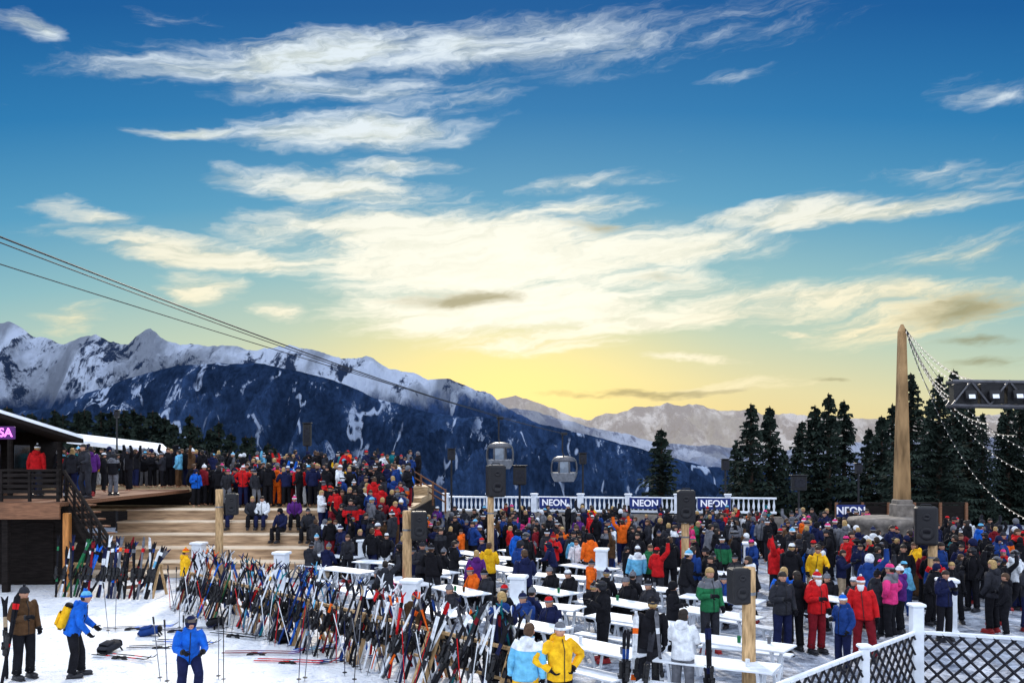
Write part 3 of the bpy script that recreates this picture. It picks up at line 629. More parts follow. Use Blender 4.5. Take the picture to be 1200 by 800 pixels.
# ------------------------------------------------------------------ terrace tables and benches
JW = [('black',44),('charcoal',17),('navy',16),('dark blue',6),('grey',4.5),('white',4.5),('red',5),('dark red',3),('blue',2.5),('light blue',1.2),('teal',1.2),('yellow',1.4),('orange',2),('green',1.4),('purple',1.6),('pink',1.7),('brown',2)]
TW = [('black',52),('charcoal',15),('navy',14),('grey',5),('white',2.5),('dark red',2),('brown',3),('dark blue',4),('beige',1.5)]
def pick(w): return random.choices([a for a, _ in w], [b for _, b in w])[0]
def table_proto():
    t = thing('picnic_table', (0,0,0), 'x', 'table')
    mb = MB()
    for i in range(5): mb.box((0, -.3+.15*i, .74), (2.0, .142, .035), bev=.006)
    mb.build('tabletop', WHITE, t)
    for s in (-1, 1):
        mb = MB(); M_ = lambda a: Matrix.Rotation(a, 3, 'X')
        mb.box((s*.75, -.17, .36), (.05, .05, .76), M_(R(18))); mb.box((s*.75, .17, .36), (.05, .05, .76), M_(R(-18))); mb.box((s*.75, 0, .3), (.045, .55, .05)); mb.box((s*.75, 0, .7), (.05, .66, .04))
        mb.build('leg', WHITE, t)
    MB().box((0,0,.3), (1.46, .04, .06)).build('stretcher', WHITE, t)
    return t
def bench_proto():
    t = thing('bench', (0,0,0), 'x', 'bench')
    mb = MB(); mb.box((0, -.08, .45), (1.8, .145, .035), bev=.006); mb.box((0, .08, .45), (1.8, .145, .035), bev=.006); mb.build('seat', WHITE, t)
    for s in (-1, 1):
        mb = MB(); mb.box((s*.68, -.1, .21), (.04, .04, .44), Matrix.Rotation(R(12), 3, 'X')); mb.box((s*.68, .1, .21), (.04, .04, .44), Matrix.Rotation(R(-12), 3, 'X')); mb.box((s*.68, 0, .12), (.035, .22, .035)); mb.box((s*.68, 0, .41), (.04, .3, .04)); mb.build('leg', WHITE, t)
    return t
TP, BP = table_proto(), bench_proto(); used = [False, False]
TABLES = []; SEATS = []
A, B = V((-9.05, 24.9, 0)), V((.1, 14.9, 0)); d = (B-A).normalized(); nrm = V((d.y, -d.x, 0))
if nrm.y > 0: nrm = -nrm
rt = random.Random(5); rang = math.atan2(d.y, d.x)
for li in range(10):
    ti = 0
    for si in range(-8, 9):
        c = A-nrm*(2.2+2.0*li+rt.uniform(-.28, .28))+d*(2.7*si+1.2*(li % 2)+rt.uniform(-.42, .42)); px = 600+F*c.x/c.y
        if c.y < 13.8 or c.y > 33.5 or px < 375 or px > 985 or (px > 640 and c.y > 28.8) or (px > 880 and c.y > 23.5): continue
        if c.x > 4 and c.y < 15.5: continue
        if abs(px-877) < 14 and c.y < 16.5: continue
        if rt.random() < .1: continue
        if any((V((p[0], p[1], 0))-c).length < .55 for p in PEOPLE): continue
        ti += 1; a = rang+R(8)+rt.uniform(-.3, .3)
        if used[0]: t = copy_tree(TP)
        else: t = TP; used[0] = True
        t.location = c; t.rotation_euler = (0, 0, a); t['label'] = 'white picnic table, %s from the far end, %s table line beyond the long rack' % (ordn(ti), ordn(li+1)); t['group'] = 'white picnic tables on the terrace'
        TABLES.append((c, a))
        for s in (-1, 1):
            bp = c+RZ(a)@V((rt.uniform(-.25, .25), s*.72, 0))
            if rt.random() < .15 or any(math.hypot(p[0]-bp.x, p[1]-bp.y) < .45 for p in PEOPLE): continue
            if used[1]: b = copy_tree(BP)
            else: b = BP; used[1] = True
            a2 = a+rt.uniform(-.07, .07)
            b.location = bp; b.rotation_euler = (0, 0, a2); b['label'] = 'white bench %s side of %s table from far end, %s line beyond rack' % ('near' if s < 0 else 'far', ordn(ti), ordn(li+1)); b['group'] = 'white benches on the terrace'
            SEATS.append((bp, a2, s, ti, li))
def on_table(x, y):
    for c, a in TABLES:
        q = RZ(-a)@(V((x, y, 0))-c)
        if abs(q.x) < 1.1 and abs(q.y) < .5: return True
    return False
for (bp, a, s, ti, li) in rt.sample(SEATS, 30):
    if bp.y < 17: continue
    for off in ((-.45, .3) if rt.random() < .4 else (0,)):
        p = bp+RZ(a)@V((off, 0, 0)); jc = pick(JW); hc = rt.choice(['black','grey','white','red','navy'])
        person((p.x, p.y, -.05), a if s > 0 else a+UP, 'sitting', jc, 'black', 'hat', (hc, 'grey'), '%s jacket, %s hat, seated %s side, %s table from far end, %s line' % (jc, hc, 'near' if s < 0 else 'far', ordn(ti), ordn(li+1)), 'people seated at the tables', boots=True)

# ------------------------------------------------------------------ crowd
LM = [(100,'beside balcony'),(190,'before snowy roof'),(290,'above steps'),(370,'at deck centre'),(450,'at deck end'),(520,'right of deck'),
      (585,'below left gondola'),(651,'below first banner'),(757,'below second banner'),(838,'below third banner'),(915,'at balustrade end'),(995,'below fourth banner'),(1060,'around obelisk plinth'),(1150,'at right edge')]
crowd = []
ob_ = gx(1042, 38)
def fill(p0, p1, y0, y1, z, n, ok=lambda x, y: True, dmin=.37, cl=-.28):
    c = 0; tries = 0
    while c < n and tries < n*80:
        tries += 1; px = random.uniform(p0, p1); Y = random.uniform(y0, y1); x = gx(px, Y).x
        if not ok(x, Y): continue
        if noise.noise(V((x*.55, Y*.55, 3))) < cl: continue
        if any(abs(q[0]-x) < dmin and math.hypot(q[0]-x, q[1]-Y) < dmin for q in PEOPLE): continue
        if z == 0 and on_table(x, Y): continue
        if math.hypot(ob_.x-x, 38-Y) < 2.1 or (1008 < px < 1080 and 33.5 < Y < 38): continue
        PEOPLE.append((x, Y)); crowd.append((x, Y, z, px)); c += 1
fill(66, 258, 39.2, 45, 2.8, 92, cl=-.5)
fill(40, 215, 30, 38, 2.8, 12, lambda x, y: x < -14.4, cl=-.3)
fill(150, 300, 36.6, 38.4, 2.1, 16, lambda x, y: x > -13.6, cl=-.4)
fill(250, 492, 36.6, 41, 2.1, 88, lambda x, y: x < -4.4, cl=-.5)
fill(258, 492, 41.2, 43.8, 2.3, 38, lambda x, y: x < -4.8, cl=-.5)
fill(258, 492, 44.2, 47, 2.7, 56, lambda x, y: x < -4.8, cl=-.5)
for k in range(5):
    fill(366+4*k, 496, 31.95+.9*k, 32.6+.9*k, .42*(k+1), [10,11,13,14,15][k], lambda x, y: x < -4.15, cl=-.6)
fill(385, 520, 30.2, 31.5, 0, 8, lambda x, y: x > -6.3)
fill(480, 640, 33, 45.5, 0, 80, lambda x, y: x > -3.9, cl=-.24)
fill(640, 905, 29.5, 45.5, 0, 150, cl=-.2)
fill(905, 1230, 24.5, 43, 0, 146, lambda x, y: x < 19.5, cl=-.18)
fill(1020, 1230, 20, 26, 0, 24, cl=-.1)
fill(690, 1000, 18, 29, 0, 20, cl=-.1)
fill(400, 690, 22, 32, 0, 12, lambda x, y: x > -8+(24.7-y)*.93+2, cl=-.1)
near = sorted(crowd, key=lambda c: c[1]*(.93 if c[2] > 0 else 1))
keep = set(id(c) for c in near[:300-len(PEOPLE)+len(crowd)])
cnt = {}; SLOTS = list(CM.values())+[SKIN]+[HAIRS['dark'],HAIRS['brown'],HAIRS['blond']]; SI = {m.name: i for i, m in enumerate(SLOTS)}
sv, sf, sm = [], [], []
GEO = {}
def geo(me):
    if me.name not in GEO: GEO[me.name] = ([v.co.copy() for v in me.vertices], [tuple(p.vertices) for p in me.polygons], [p.material_index for p in me.polygons])
    return GEO[me.name]
def bake(me, Mx, mats):
    v, f, mi = geo(me); o = len(sv)
    sv.extend([Mx@q for q in v]); sf.extend([tuple(i+o for i in p) for p in f]); sm.extend([SI[mats[min(k, len(mats)-1)].name] for k in mi])
for cc in sorted(crowd, key=lambda c: c[3]):
    (x, Y, z, px) = cc
    lm = min(LM, key=lambda q: abs(q[0]-px))[1]; row = 'far' if Y > 40 else ('middle' if Y > 34 else 'near')
    if px < 520 and z > 0: row = 'far' if Y > 41.5 else ('near' if Y > 36.5 else 'step')
    jc, tcn = pick(JW), pick(TW); hat = random.choices(['hat', 'helmet', 'hair', 'long hair'], [32, 20, 30, 18])[0]
    if hat == 'hat': hc = (random.choice(['black','grey','white','navy','red','charcoal','light blue','black','charcoal','pink']), random.choice(['white','grey','black','charcoal'])); hd = hc[0]+' hat'
    elif hat == 'helmet': hc = (random.choice(['black','white','grey','navy','charcoal','charcoal','black']),); hd = hc[0]+' helmet'
    else: hc = (random.choice(['dark','dark','brown','blond']),); hd = ('long ' if hat == 'long hair' else '')+hc[0]+' hair'
    ps = random.choices(list(POSES)[:8], [18, 30, 7, 9, 6, 7, 9, 16])[0]; rz = random.uniform(0, 6.28); s_ = random.uniform(.84, 1.07)
    if id(cc) in keep:
        key = (lm, row, z > 0); cnt[key] = cnt.get(key, 0)+1
        person((x, Y, z), rz, ps, jc, tcn, hat, hc, '%s jacket person, %s, %s from left, %s row %s' % (jc, hd, ordn(cnt[key]), row, lm), 'people in the terrace crowd' if z == 0 else 'people crowding the deck',
            accent=(random.choice(['black','grey','white','navy','charcoal','red']) if random.random() < .2 else None), sc_=s_, boots=(Y < 33), goggles=(hat == 'helmet' and random.random() < .6), boot=random.choice([0,0,1,2]))
    else:
        Mx = Matrix.Translation((x, Y, z))@Matrix.Rotation(rz, 4, 'Z')@Matrix.Scale(s_, 4); D = PM[ps]
        bake(D['body'], Mx, [SKIN]); bake(D['jacket'], Mx, [CM[jc], CM[jc], CM['black']]); bake(D['trousers'], Mx, [CM[tcn]])
        Mh = Mx@Matrix.Translation(POSES[ps]['head'])
        bake({'hat': HAT, 'helmet': HELM, 'hair': HAIR_S, 'long hair': HAIR_L}[hat], Mh, [CM[c] for c in hc] if hat in ('hat', 'helmet') else [HAIRS[hc[0]]])
cm = MB(); cm.v, cm.f, cm.m = [tuple(v) for v in sv], sf, sm
tag(cm.build('crowd', SLOTS, smooth=True), 'far rear part of the dark clothed crowd filling deck and terrace', 'crowd', kind='stuff')

# ------------------------------------------------------------------ ski pairs, poles and racks
def ski_mesh(L_, seed):
    rnd = random.Random(seed); mb = MB(); n = 16; secs = []; ms = []
    b1, b2 = rnd.uniform(.15, .4), rnd.uniform(.6, .8)
    for i in range(n+1):
        t = i/n; z = t*L_; w = .037*(1-.25*math.sin(math.pi*t)) if .05 < t < .93 else (.028 if t <= .05 else .037*(1-((t-.93)/.07)**2*.75))
        y = .0+(.09*((t-.88)/.12)**2 if t > .88 else 0)+.012*math.sin(math.pi*t)
        secs.append((V((0, y, z)), V((1,0,0)), V((0,1,0)), w, .008)); ms.append(1 if (b1 < t < b1+.07 or b2 < t < b2+.1) else 0)
    mb.loft(secs, 8, ms[:-1]); return mb.mesh('ski_blade', [CM['red'], CM['white']], False)
SKIM = [ski_mesh(1.64, 1), ski_mesh(1.75, 2), ski_mesh(1.86, 3), ski_mesh(1.55, 4), ski_mesh(1.7, 6)]
mb = MB(); mb.box((0,-.03,0), (.07,.045,.1), bev=.012); mb.box((0,-.045,-.26), (.075,.07,.13), bev=.02); mb.box((0,-.015,-.13), (.06,.02,.3)); mb.box((0,-.05,.06), (.05,.05,.03), bev=.01)
for s in (-1, 1): mb.box((s*.05,-.01,-.2), (.008,.05,.08))
BIND = mb.mesh('binding', [BLACKP])
SCW = [('black',30),('charcoal',14),('white',22),('grey',14),('red',5.5),('dark red',4),('blue',3),('dark blue',5),('light blue',3),('green',1.5),('orange',2),('yellow',1.2),('teal',2),('beige',3),('navy',8)]
def ski_pair(loc, lean_dir, lean, roll, label, group, c1=None, c2=None, flat=False):
    c1 = c1 or pick(SCW); c2 = c2 or pick([c for c in SCW if c[0] != c1])
    t = thing('ski_pair', loc, label.format(c1+' and '+c2), 'skis', group)
    Mx = Matrix.Rotation(lean_dir, 4, 'Z')@Matrix.Rotation(-lean, 4, 'X')@Matrix.Rotation(roll, 4, 'Y')
    t.rotation_euler = Mx.to_euler()
    me = random.choice(SKIM)
    for s in (-1, 1):
        fan = R(random.uniform(.5, 3.5)) if not flat else 0
        o = link('ski_blade', me, t, (s*.012 if not flat else s*.09, -s*.02 if not flat else 0, 0)); setm(o, [CM[c1], CM[c2]])
        o.rotation_euler = (0, s*fan, math.pi if (s < 0 and not flat) else 0)
        b = link('binding', BIND, t, (s*.012+s*math.sin(fan)*.85 if not flat else s*.09, -s*.02-(.018 if s > 0 or flat else -.018), .85))
        b.rotation_euler = (0, s*fan, math.pi if (s < 0 and not flat) else 0)
    return t
GRIP = MB().tube([(0,0,1.08),(0,0,1.1),(0,0,1.2),(0,-.01,1.22)], [.012,.018,.017,.02], 7).mesh('grip', [BLACKP], True)
SHAFT = MB().tube([(0,0,0),(0,0,.06),(0,0,1.1)], [.003,.008,.009], 6).mesh('shaft', [STEEL], True)
BASK = MB().lathe([(.01,.07),(.045,.075),(.045,.083),(.01,.088)], n=10).mesh('basket', [BLACKP])
def pole(loc, dx, dy, label, group, col):
    t = thing('ski_pole', loc, label, 'ski pole', group); t.rotation_euler = (-dy, dx, random.random()*.1)
    link('grip', GRIP, t); o = link('shaft', SHAFT, t); setm(o, [CM[col]]); link('basket', BASK, t)
la = math.atan2(nrm.x, -nrm.y)
Ln = (B-A).length; nr = 6
for i in range(nr):
    p0 = A+d*(Ln*i/nr+.1); L1 = Ln/nr-.2
    t = thing('ski_rack', p0, 'wooden ski rack section, %s from the left end of the long row' % ordn(i+1), 'ski rack', 'wooden ski rack sections', math.atan2(d.y, d.x))
    MB().box((L1/2, 0, .95), (L1, .07, .06), bev=.01).build('top_rail', WOODP, t); MB().box((L1/2, 0, .4), (L1, .05, .05), bev=.01).build('lower_rail', WOODP, t)
    for x in (.05, L1-.05):
        mb = MB(); mb.box((x, .22, .46), (.06,.06,1.0), Matrix.Rotation(R(22), 3, 'X')); mb.box((x, -.22, .46), (.06,.06,1.0), Matrix.Rotation(R(-22), 3, 'X')); mb.build('leg', WOODP, t)
for side, n_, tx in ((1, 92, 'front'), (-1, 80, 'rear')):
    for i in range(n_):
        s = (i+.5+random.uniform(-.4, .4))/n_*Ln
        p = A+d*s+nrm*(side*(.42+random.uniform(-.14, .2)))
        ski_pair(p, la+(0 if side > 0 else math.pi), R(random.uniform(11, 21)), R(side*6+random.gauss(0, 8.5)),
            '{} skis, %s pair from left, %s of long rack' % (ordn(i+1), tx), 'skis leaning on the long rack')
for i in range(56):
    s = (i+.5)/56*Ln; p = A+d*s+nrm*(.5+random.uniform(0, .25)); c = random.choice(['white','black','red','grey','navy','black'])
    pole(p, R(random.uniform(-18, 18)), R(random.uniform(6, 14)), '%s ski pole before the long rack, %s pole from its left end' % (c, ordn(i+1)), 'ski poles along the long rack', c)
lr = thing('ski_rack', (-13.3, 27.0, 0), 'wooden ski rack in front of the dark hut balcony', 'ski rack', None, R(-8))
MB().box((1.4, 0, .95), (2.9, .07, .06)).build('top_rail', WOODP, lr)
for x in (.05, 2.75):
    mb = MB(); mb.box((x, .22, .46), (.06,.06,1.0), Matrix.Rotation(R(22), 3, 'X')); mb.box((x, -.22, .46), (.06,.06,1.0), Matrix.Rotation(R(-22), 3, 'X')); mb.build('leg', WOODP, lr)
for i in range(36):
    ski_pair((-13.75+i*.088, 26.65-i*.015+random.uniform(-.2, .2), 0), 0, R(random.uniform(9, 17)), R(5+random.gauss(0, 9)), '{} skis leaning before the hut balcony, %s pair from left' % ordn(i+1), 'skis leaning before the hut balcony')
for i, (px, Y, c1) in enumerate([(731,14.8,'black'),(741,15.1,'white'),(752,14.7,'charcoal'),(778,15.1,'grey'),(833,14.5,'black')]):
    ski_pair(gx(px, Y), R(random.uniform(-30, 30)), R(random.uniform(5, 10)), R(random.uniform(-12, 12)), '{} skis stuck upright by people in black and white, %s from left' % ordn(i+1), 'skis stuck upright near the front tables', c1).scale = (.95,.95,.84)
for i, (px, Y, a) in enumerate([(2,16.4,.1),(8,16.8,-.1)]):
    ski_pair(gx(px, Y), 0, R(5), a, '{} skis stuck upright beside the person in brown, %s from left' % ordn(i+1), 'skis at the left edge', 'black')
for i, (px, py, a, c1, c2, wh) in enumerate([(112,768,R(70),'black','red','beside the person with the yellow backpack'),(168,742,R(110),'navy','grey','nearest the person in the blue helmet'),(250,742,R(62),'black','charcoal','before the left end of the long rack'),
      (262,766,R(88),'dark red','purple','right of the crouching person'),(345,764,R(118),'blue','light blue','before the middle of the long rack'),(366,778,R(112),'dark blue','black','lowest before the long rack'),(120,738,R(100),'grey','blue','behind the yellow backpack person'),
      (182,752,R(75),'charcoal','blue','left of the crouching person'),(150,760,R(95),'black','white','between the backpack and crouching people'),(300,775,R(80),'red','black','between crouching person and rack')]):
    Y = (H)*F/(py-HZ)
    t = ski_pair(gx(px, Y, .05), 0, 0, 0, '{} skis lying on the snow %s' % wh, 'skis lying on the snow', c1, c2, flat=True)
    t.rotation_euler = (R(90), 0, a)
PXS = [(127,742),(135,740),(188,798),(196,802),(262,800),(256,796),(350,800),(357,798),(404,792),(210,738),(98,728),(415,800),(232,796),(212,797)]
for i, (px, py) in enumerate(PXS):
    Y = H*F/(py-HZ); pole(gx(px, Y), R(random.uniform(-6, 6)), R(random.uniform(-5, 5)), 'ski pole stuck upright in the open snow, %s from the left edge' % ordn(sorted(q[0] for q in PXS).index(px)+1), 'ski poles stuck in the open snow', random.choice(['grey','black','navy']))
for i, (px, py, c, lb) in enumerate([(182,690,'charcoal','dark round tub standing at the foot of the wooden steps'),(404,675,'grey','grey waste bin beside the right end of the steps')]):
    Y = H*F/(py-HZ); t = thing('tub', gx(px, Y), lb, 'tub'); mb = MB(); mb.lathe([(.3,0),(.36,.38),(.39,.4),(.39,.43),(.34,.43),(.33,.1)], n=18); mb.build('shell', CM[c], t, True)
    MB().tube([(-.37,0,.42),(-.4,0,.5),(-.33,0,.5)], .015, 6).build('handle', BLACKP, t)
for i, (px, py, c, lb) in enumerate([(252,735,'black','black backpack dropped on the snow before the ski rack'),(175,745,'dark blue','dark blue backpack lying beside the skis on the snow'),(128,764,'charcoal','charcoal backpack on the snow right of the yellow backpack'),(330,752,'black','black backpack on the snow before the middle of the rack')]):
    Y = H*F/(py-HZ); t = thing('backpack', gx(px, Y, .12), lb, 'backpack'); o = link('bag', PACK, t); setm(o, [CM[c], CM['black']]); t.rotation_euler = (R(78), 0, R(40+60*i))

# ------------------------------------------------------------------ deck, steps, hut
t = thing('wooden_steps', (0,0,0), 'wide tiered wooden steps leading up to the crowded deck', 'steps')
for k in range(5):
    Y0 = 31.8+.9*k; z = .42*(k+1); x0, x1 = -15.4, -4.12
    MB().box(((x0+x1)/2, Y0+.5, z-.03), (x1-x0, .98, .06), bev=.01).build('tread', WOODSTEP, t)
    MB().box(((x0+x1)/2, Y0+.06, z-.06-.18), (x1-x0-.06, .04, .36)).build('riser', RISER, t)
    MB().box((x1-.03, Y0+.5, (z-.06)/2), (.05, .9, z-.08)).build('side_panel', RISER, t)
MB().box((-10.5, 31.25, .09), (9.8, 1.0, .16), bev=.01).build('bottom_platform', WOODSTEP, t)
t = thing('deck', (0,0,0), 'raised wooden deck carrying the crowd above the steps', 'deck')
MB().box((-12.2, 42.0, 2.04), (16.0, 11.3, .1)).build('floor', WOODL, t); MB().box((-9.2, 45.8, 2.4), (10.0, 3.4, .6)).build('rear_platform', WOODL, t); MB().box((-9.2, 42.55, 2.2), (10.0, 3.0, .2)).build('middle_platform', WOODL, t)
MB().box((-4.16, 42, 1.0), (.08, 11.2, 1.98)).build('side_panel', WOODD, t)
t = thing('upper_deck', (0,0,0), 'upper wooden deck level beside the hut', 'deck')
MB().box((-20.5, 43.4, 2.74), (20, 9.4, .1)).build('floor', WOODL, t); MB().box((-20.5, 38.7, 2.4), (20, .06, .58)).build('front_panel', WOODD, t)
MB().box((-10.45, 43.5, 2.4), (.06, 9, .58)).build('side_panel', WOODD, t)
t = thing('balcony', (0,0,0), 'dark railed wooden hut balcony at the left edge', 'balcony')
MB().box((-18.0, 33.0, 2.72), (8.0, 11.0, .12)).build('floor', WOODB, t)
MB().box((-18.0, 27.46, 2.52), (8.0, .07, .5)).build('fascia', WOODB, t)
for i in range(5): MB().box((-21.5+i*1.9, 27.7, 1.2), (.2, .2, 2.5), bev=.02).build('post', ORANGEW if i == 4 else WOODD, t)
MB().box((-17.9, 29.2, 1.25), (7.8, .1, 2.5)).build('back_wall', WOODD, t)
for i in range(3): MB().box((-19.5+i*2, 29.13, 1.05), (.9, .04, 2.0), bev=.01).build('door', WOODD, t)
mb = MB(); mb.box((-18, 27.5, 3.78), (8.0, .09, .07), bev=.01); mb.build('handrail', WOODD, t)
for i in range(10): MB().box((-22+i*.88, 27.5, 3.28), (.08, .08, .94)).build('railing_post', WOODD, t)
mb = MB()
for i in range(5): mb.box((-18, 27.5, 2.95+.17*i), (8.0, .03, .1))
mb.build('railing_board', WOODD, t)
t = thing('stairway', (0,0,0), 'dark stairway with open sloping railing descending from the hut balcony', 'stairs')
s0, s1 = V((-14.0, 28.6, 2.75)), V((-11.55, 27.3, .1)); sd = (s1-s0); hd = V((sd.x, sd.y, 0)); pr = V((-hd.y, hd.x, 0)).normalized(); ah = math.atan2(hd.y, hd.x)
for sgn in (-.5,):
    mb = MB(); mb.tube([s0+pr*sgn+V((0,0,1)), s1+pr*sgn+V((0,0,1))], .055, 6); mb.build('handrail', WOODD, t)
    mb = MB()
    for q in (.2, .4, .6, .8): mb.tube([s0+pr*sgn+V((0,0,q)), s1+pr*sgn+V((0,0,q))], .028, 5)
    mb.build('railing_bar', WOODD, t)
    for q in range(7): p = s0+sd*((q+.3)/7)+pr*sgn; MB().box(p+V((0,0,.5)), (.07,.06,1.0), RZ(ah)).build('railing_post', WOODD, t)
    mb = MB(); mb.tube([s0+pr*sgn, s1+pr*sgn], .12, 4); mb.build('stringer', WOODD, t)
for i in range(12): p = s0+sd*((i+.5)/12); MB().box(p, (.3, .95, .05), RZ(ah)).build('tread', WOODB, t)
t = thing('ski_hut', (0,0,0), 'dark wooden hut with snowy overhanging roof at the left edge', 'hut')
MB().box((-24.8, 36.4, 4.0), (8.0, 9, 2.5)).build('wall', WOODD, t)
def slab(p, m, name, up=.18):
    mb = MB(); vs = [V(q) for q in p]+[V(q)+V((0,0,up)) for q in p]; mb.add(vs, [(3,2,1,0),(4,5,6,7),(0,1,5,4),(1,2,6,5),(2,3,7,6),(3,0,4,7)]); return mb.build(name, m, t)
a1, a2, b1, b2 = at(98, 519, 30), at(-90, 460, 30), at(62, 517, 41), at(-90, 476, 41)
slab([a1, b1, b2, a2], WOODD, 'roof', .14)
slab([a1+V((0,-.05,.145)), b1+V((0,0,.145)), b2+V((0,0,.145)), a2+V((0,-.05,.145))], SNOWR, 'roof_snow', .11)
for i in range(3): MB().box((-20.78, 33.2+i*2.2, 4.2), (.04, 1.2, 1.0), bev=.01).build('window', DGLASS, t)
for px in (12, 70): p = gx(px, 30.5); MB().tube([V((p.x, 30.5, 2.78)), V((p.x, 30.5, 5.0 if px < 40 else 4.7))], .09, 8).build('roof_post', WOODD, t)
t = thing('hut_sign', at(2, 507, 27.6), 'small purple sign with glowing magenta lettering under the hut roof', 'sign')
MB().box((0,0,0), (.85, .06, .4), bev=.015).build('panel', SIGNP, t)
def text(body, size, mat, parent, loc, name='lettering', bold=.0):
    cu = bpy.data.curves.new('t', 'FONT'); cu.body = body; cu.size = size; cu.extrude = .006; cu.offset = bold; cu.align_x = 'CENTER'; cu.align_y = 'CENTER'
    o = bpy.data.objects.new('t', cu); C.objects.link(o); bpy.context.view_layer.update()
    me = bpy.data.meshes.new_from_object(o.evaluated_get(bpy.context.evaluated_depsgraph_get())); bpy.data.objects.remove(o)
    me.materials.clear(); me.materials.append(mat)
    q = link(name, me, parent, loc); q.rotation_euler = (R(90), 0, 0); return q
text('SA', .38, NEONP, t, (.14, -.04, 0), bold=.008)
t = thing('snow_roofed_building', (0,0,0), 'low building with white snowy roof behind the left crowd', 'building')
q = [at(78, 519, 50), at(200, 534, 50), at(190, 524, 60), at(80, 511, 60)]
MB().box((gx(138, 56).x, 56.2, 1.6), (5.6, 7, 5.2)).build('wall', WOODD, t); slab(q, SNOWR, 'roof', .25)
t = thing('railing', (0,0,0), 'brown wooden railing sloping down at the right end of the deck', 'railing')
r0, r1 = at(480, 549, 46), at(522, 574, 44)
for q in (0, -.3, -.6): MB().tube([r0+V((0,0,q)), r1+V((0,0,q))], .04, 5).build('rail', WOODB, t)
for q in (0, .33, .66, 1): p = lerp(r0, r1, q); MB().box(p-V((0,0,.55)), (.09,.09,1.2)).build('post', WOODB, t)

# ------------------------------------------------------------------ posts, pillars, speakers
def pillar_proto():
    t = thing('pillar', (0,0,0), 'x', 'pillar'); MB().box((0,0,.56), (.36,.36,1.12), bev=.02).build('shaft', WHITE, t); MB().box((0,0,1.16), (.46,.46,.08), bev=.02).build('cap', WHITE, t); MB().box((0,0,.06), (.44,.44,.12), bev=.02).build('foot', WHITE, t); return t
pil = pillar_proto()
pl = [(233,30,'at the left end beside the wooden steps'),(427,31,'right of the wooden steps'),(482,20.9,'beyond the middle of the long ski rack'),(607,21.6,'in the middle of the tables'),(705,28,'right of the person in bright red'),(782,27.5,'left of the central wooden speaker post'),(1110,21,'in the crowd below the obelisk'),(330,27,'behind the left half of the long rack'),(878,30,'behind the tables right of centre')]
for i, (px, Y, w) in enumerate(pl):
    o = pil if i == 0 else copy_tree(pil); o.location = gx(px, Y); o.rotation_euler = (0,0,R(-12)); o['label'] = 'short white capped pillar '+w; o['group'] = 'short white pillars on the terrace'; o.scale = (1,1,1.1)
def speaker(loc, rz, label, s=1.0):
    t = thing('loudspeaker', loc, label, 'loudspeaker', 'black loudspeakers around the terrace', rz); t.scale = (s,)*3
    MB().box((0,0,.45), (.5,.42,.9), bev=.04).build('cabinet', BLACKP, t)
    MB().box((0,-.215,.45), (.42,.02,.8), bev=.006).build('grille', BLACKM, t)
    mb = MB()
    for z, r in ((.28,.16),(.66,.09)):
        mb.tube([(0,-.226,z),(0,-.235,z),(0,-.228,z)], [r, r*.9, r*.4], 16)
    mb.build('driver', BLACKM, t, True)
    MB().tube([(-.12,0,.9),(-.1,0,.95),(.1,0,.95),(.12,0,.9)], .014, 6).build('handle', BLACKM, t)
def post(px, Y, top, r, label, sp=None):
    p = gx(px, Y); z = at(px, top, Y).z; t = thing('wooden_post', p, label, 'post', 'round wooden posts on the terrace')
    MB().tube([(0,0,-.1),(0,0,z*.5),(0,0,z-.04),(0,0,z)], [r*1.06, r, r*.98, r*.9], 14).build('shaft', WOODP, t, True)
    MB().tube([(0,0,z*.8),(0,0,z*.8+.05)], r*1.04, 14).build('metal_band', STEEL, t)
post(257,30,573,.13,'round wooden post in front of the tiered steps')
post(477,24.2,598,.125,'round wooden post left of the two people in dark jackets')
post(575,30,582,.11,'wooden post under the large black loudspeaker left of centre')
post(803,27,613,.12,'wooden post under a loudspeaker in the central crowd')
post(877.5,15,664,.115,'tall round wooden post nearest the viewer, right of centre')
post(1093,24,638,.12,'wooden post under a loudspeaker left of the right picture edge')
def spk_on(px, Y, py_bottom, label, s=1.0, rz=0): p = at(px, py_bottom, Y); speaker(p, rz, label, s)
spk_on(581,30,582,'black loudspeaker on wooden post below the left gondola',1.2,R(15))
spk_on(804,27,612,'black loudspeaker on wooden post in the central crowd',1.1,R(-10))
spk_on(1085,24,638,'black loudspeaker on wooden post left of the right picture edge',1.15,R(-20))
for px, Y, py, lb, s in [(491,23.9,632,'black loudspeaker mounted on the right of a wooden post by the tables',.85),(866,15.0,707,'black loudspeaker mounted left of the nearest wooden post',.68),(272,29.8,603,'black loudspeaker mounted beside the post in front of the steps',.8)]:
    spk_on(px, Y, py, lb, s, R(10))
def stand_lamp(px, Y, top, label, w=.42, h=.62, zb=0):
    b = gx(px, Y, zb); zt = at(px, top, Y).z-zb; t = thing('lamp_post', b, label, 'lamp post', 'slim dark posts with black boxes')
    MB().tube([(0,0,0),(0,0,.2),(0,0,zt-h)], [.12,.06,.05], 8).build('pole', BLACKM, t); MB().box((0,0,zt-h/2), (w,.35,h), bev=.05).build('housing', BLACKP, t)
    MB().box((0,0,zt+.02), (w*1.15,.42,.05), bev=.01).build('cap', BLACKM, t); MB().box((0,-.18,zt-h/2), (w*.7,.02,h*.6)).build('lens', CM['charcoal'], t)
stand_lamp(360,47,496,'slim dark post with black box behind the deck crowd',.42,1.2)
stand_lamp(529,50,526,'slim dark post with black box left of the left gondola')
stand_lamp(609,40,546,'slim dark post with black box right of the left gondola',.6,.85)
stand_lamp(683,51,531,'slim dark post with black box right of the right gondola')
stand_lamp(850,51,538,'slim dark post with black box between the lone conifer and the tree group')
stand_lamp(936,48,557,'slim dark post with black box below the tree group',.8,.8)
stand_lamp(1006,46,543,'slim dark post with black box left of the obelisk',.32,.5)
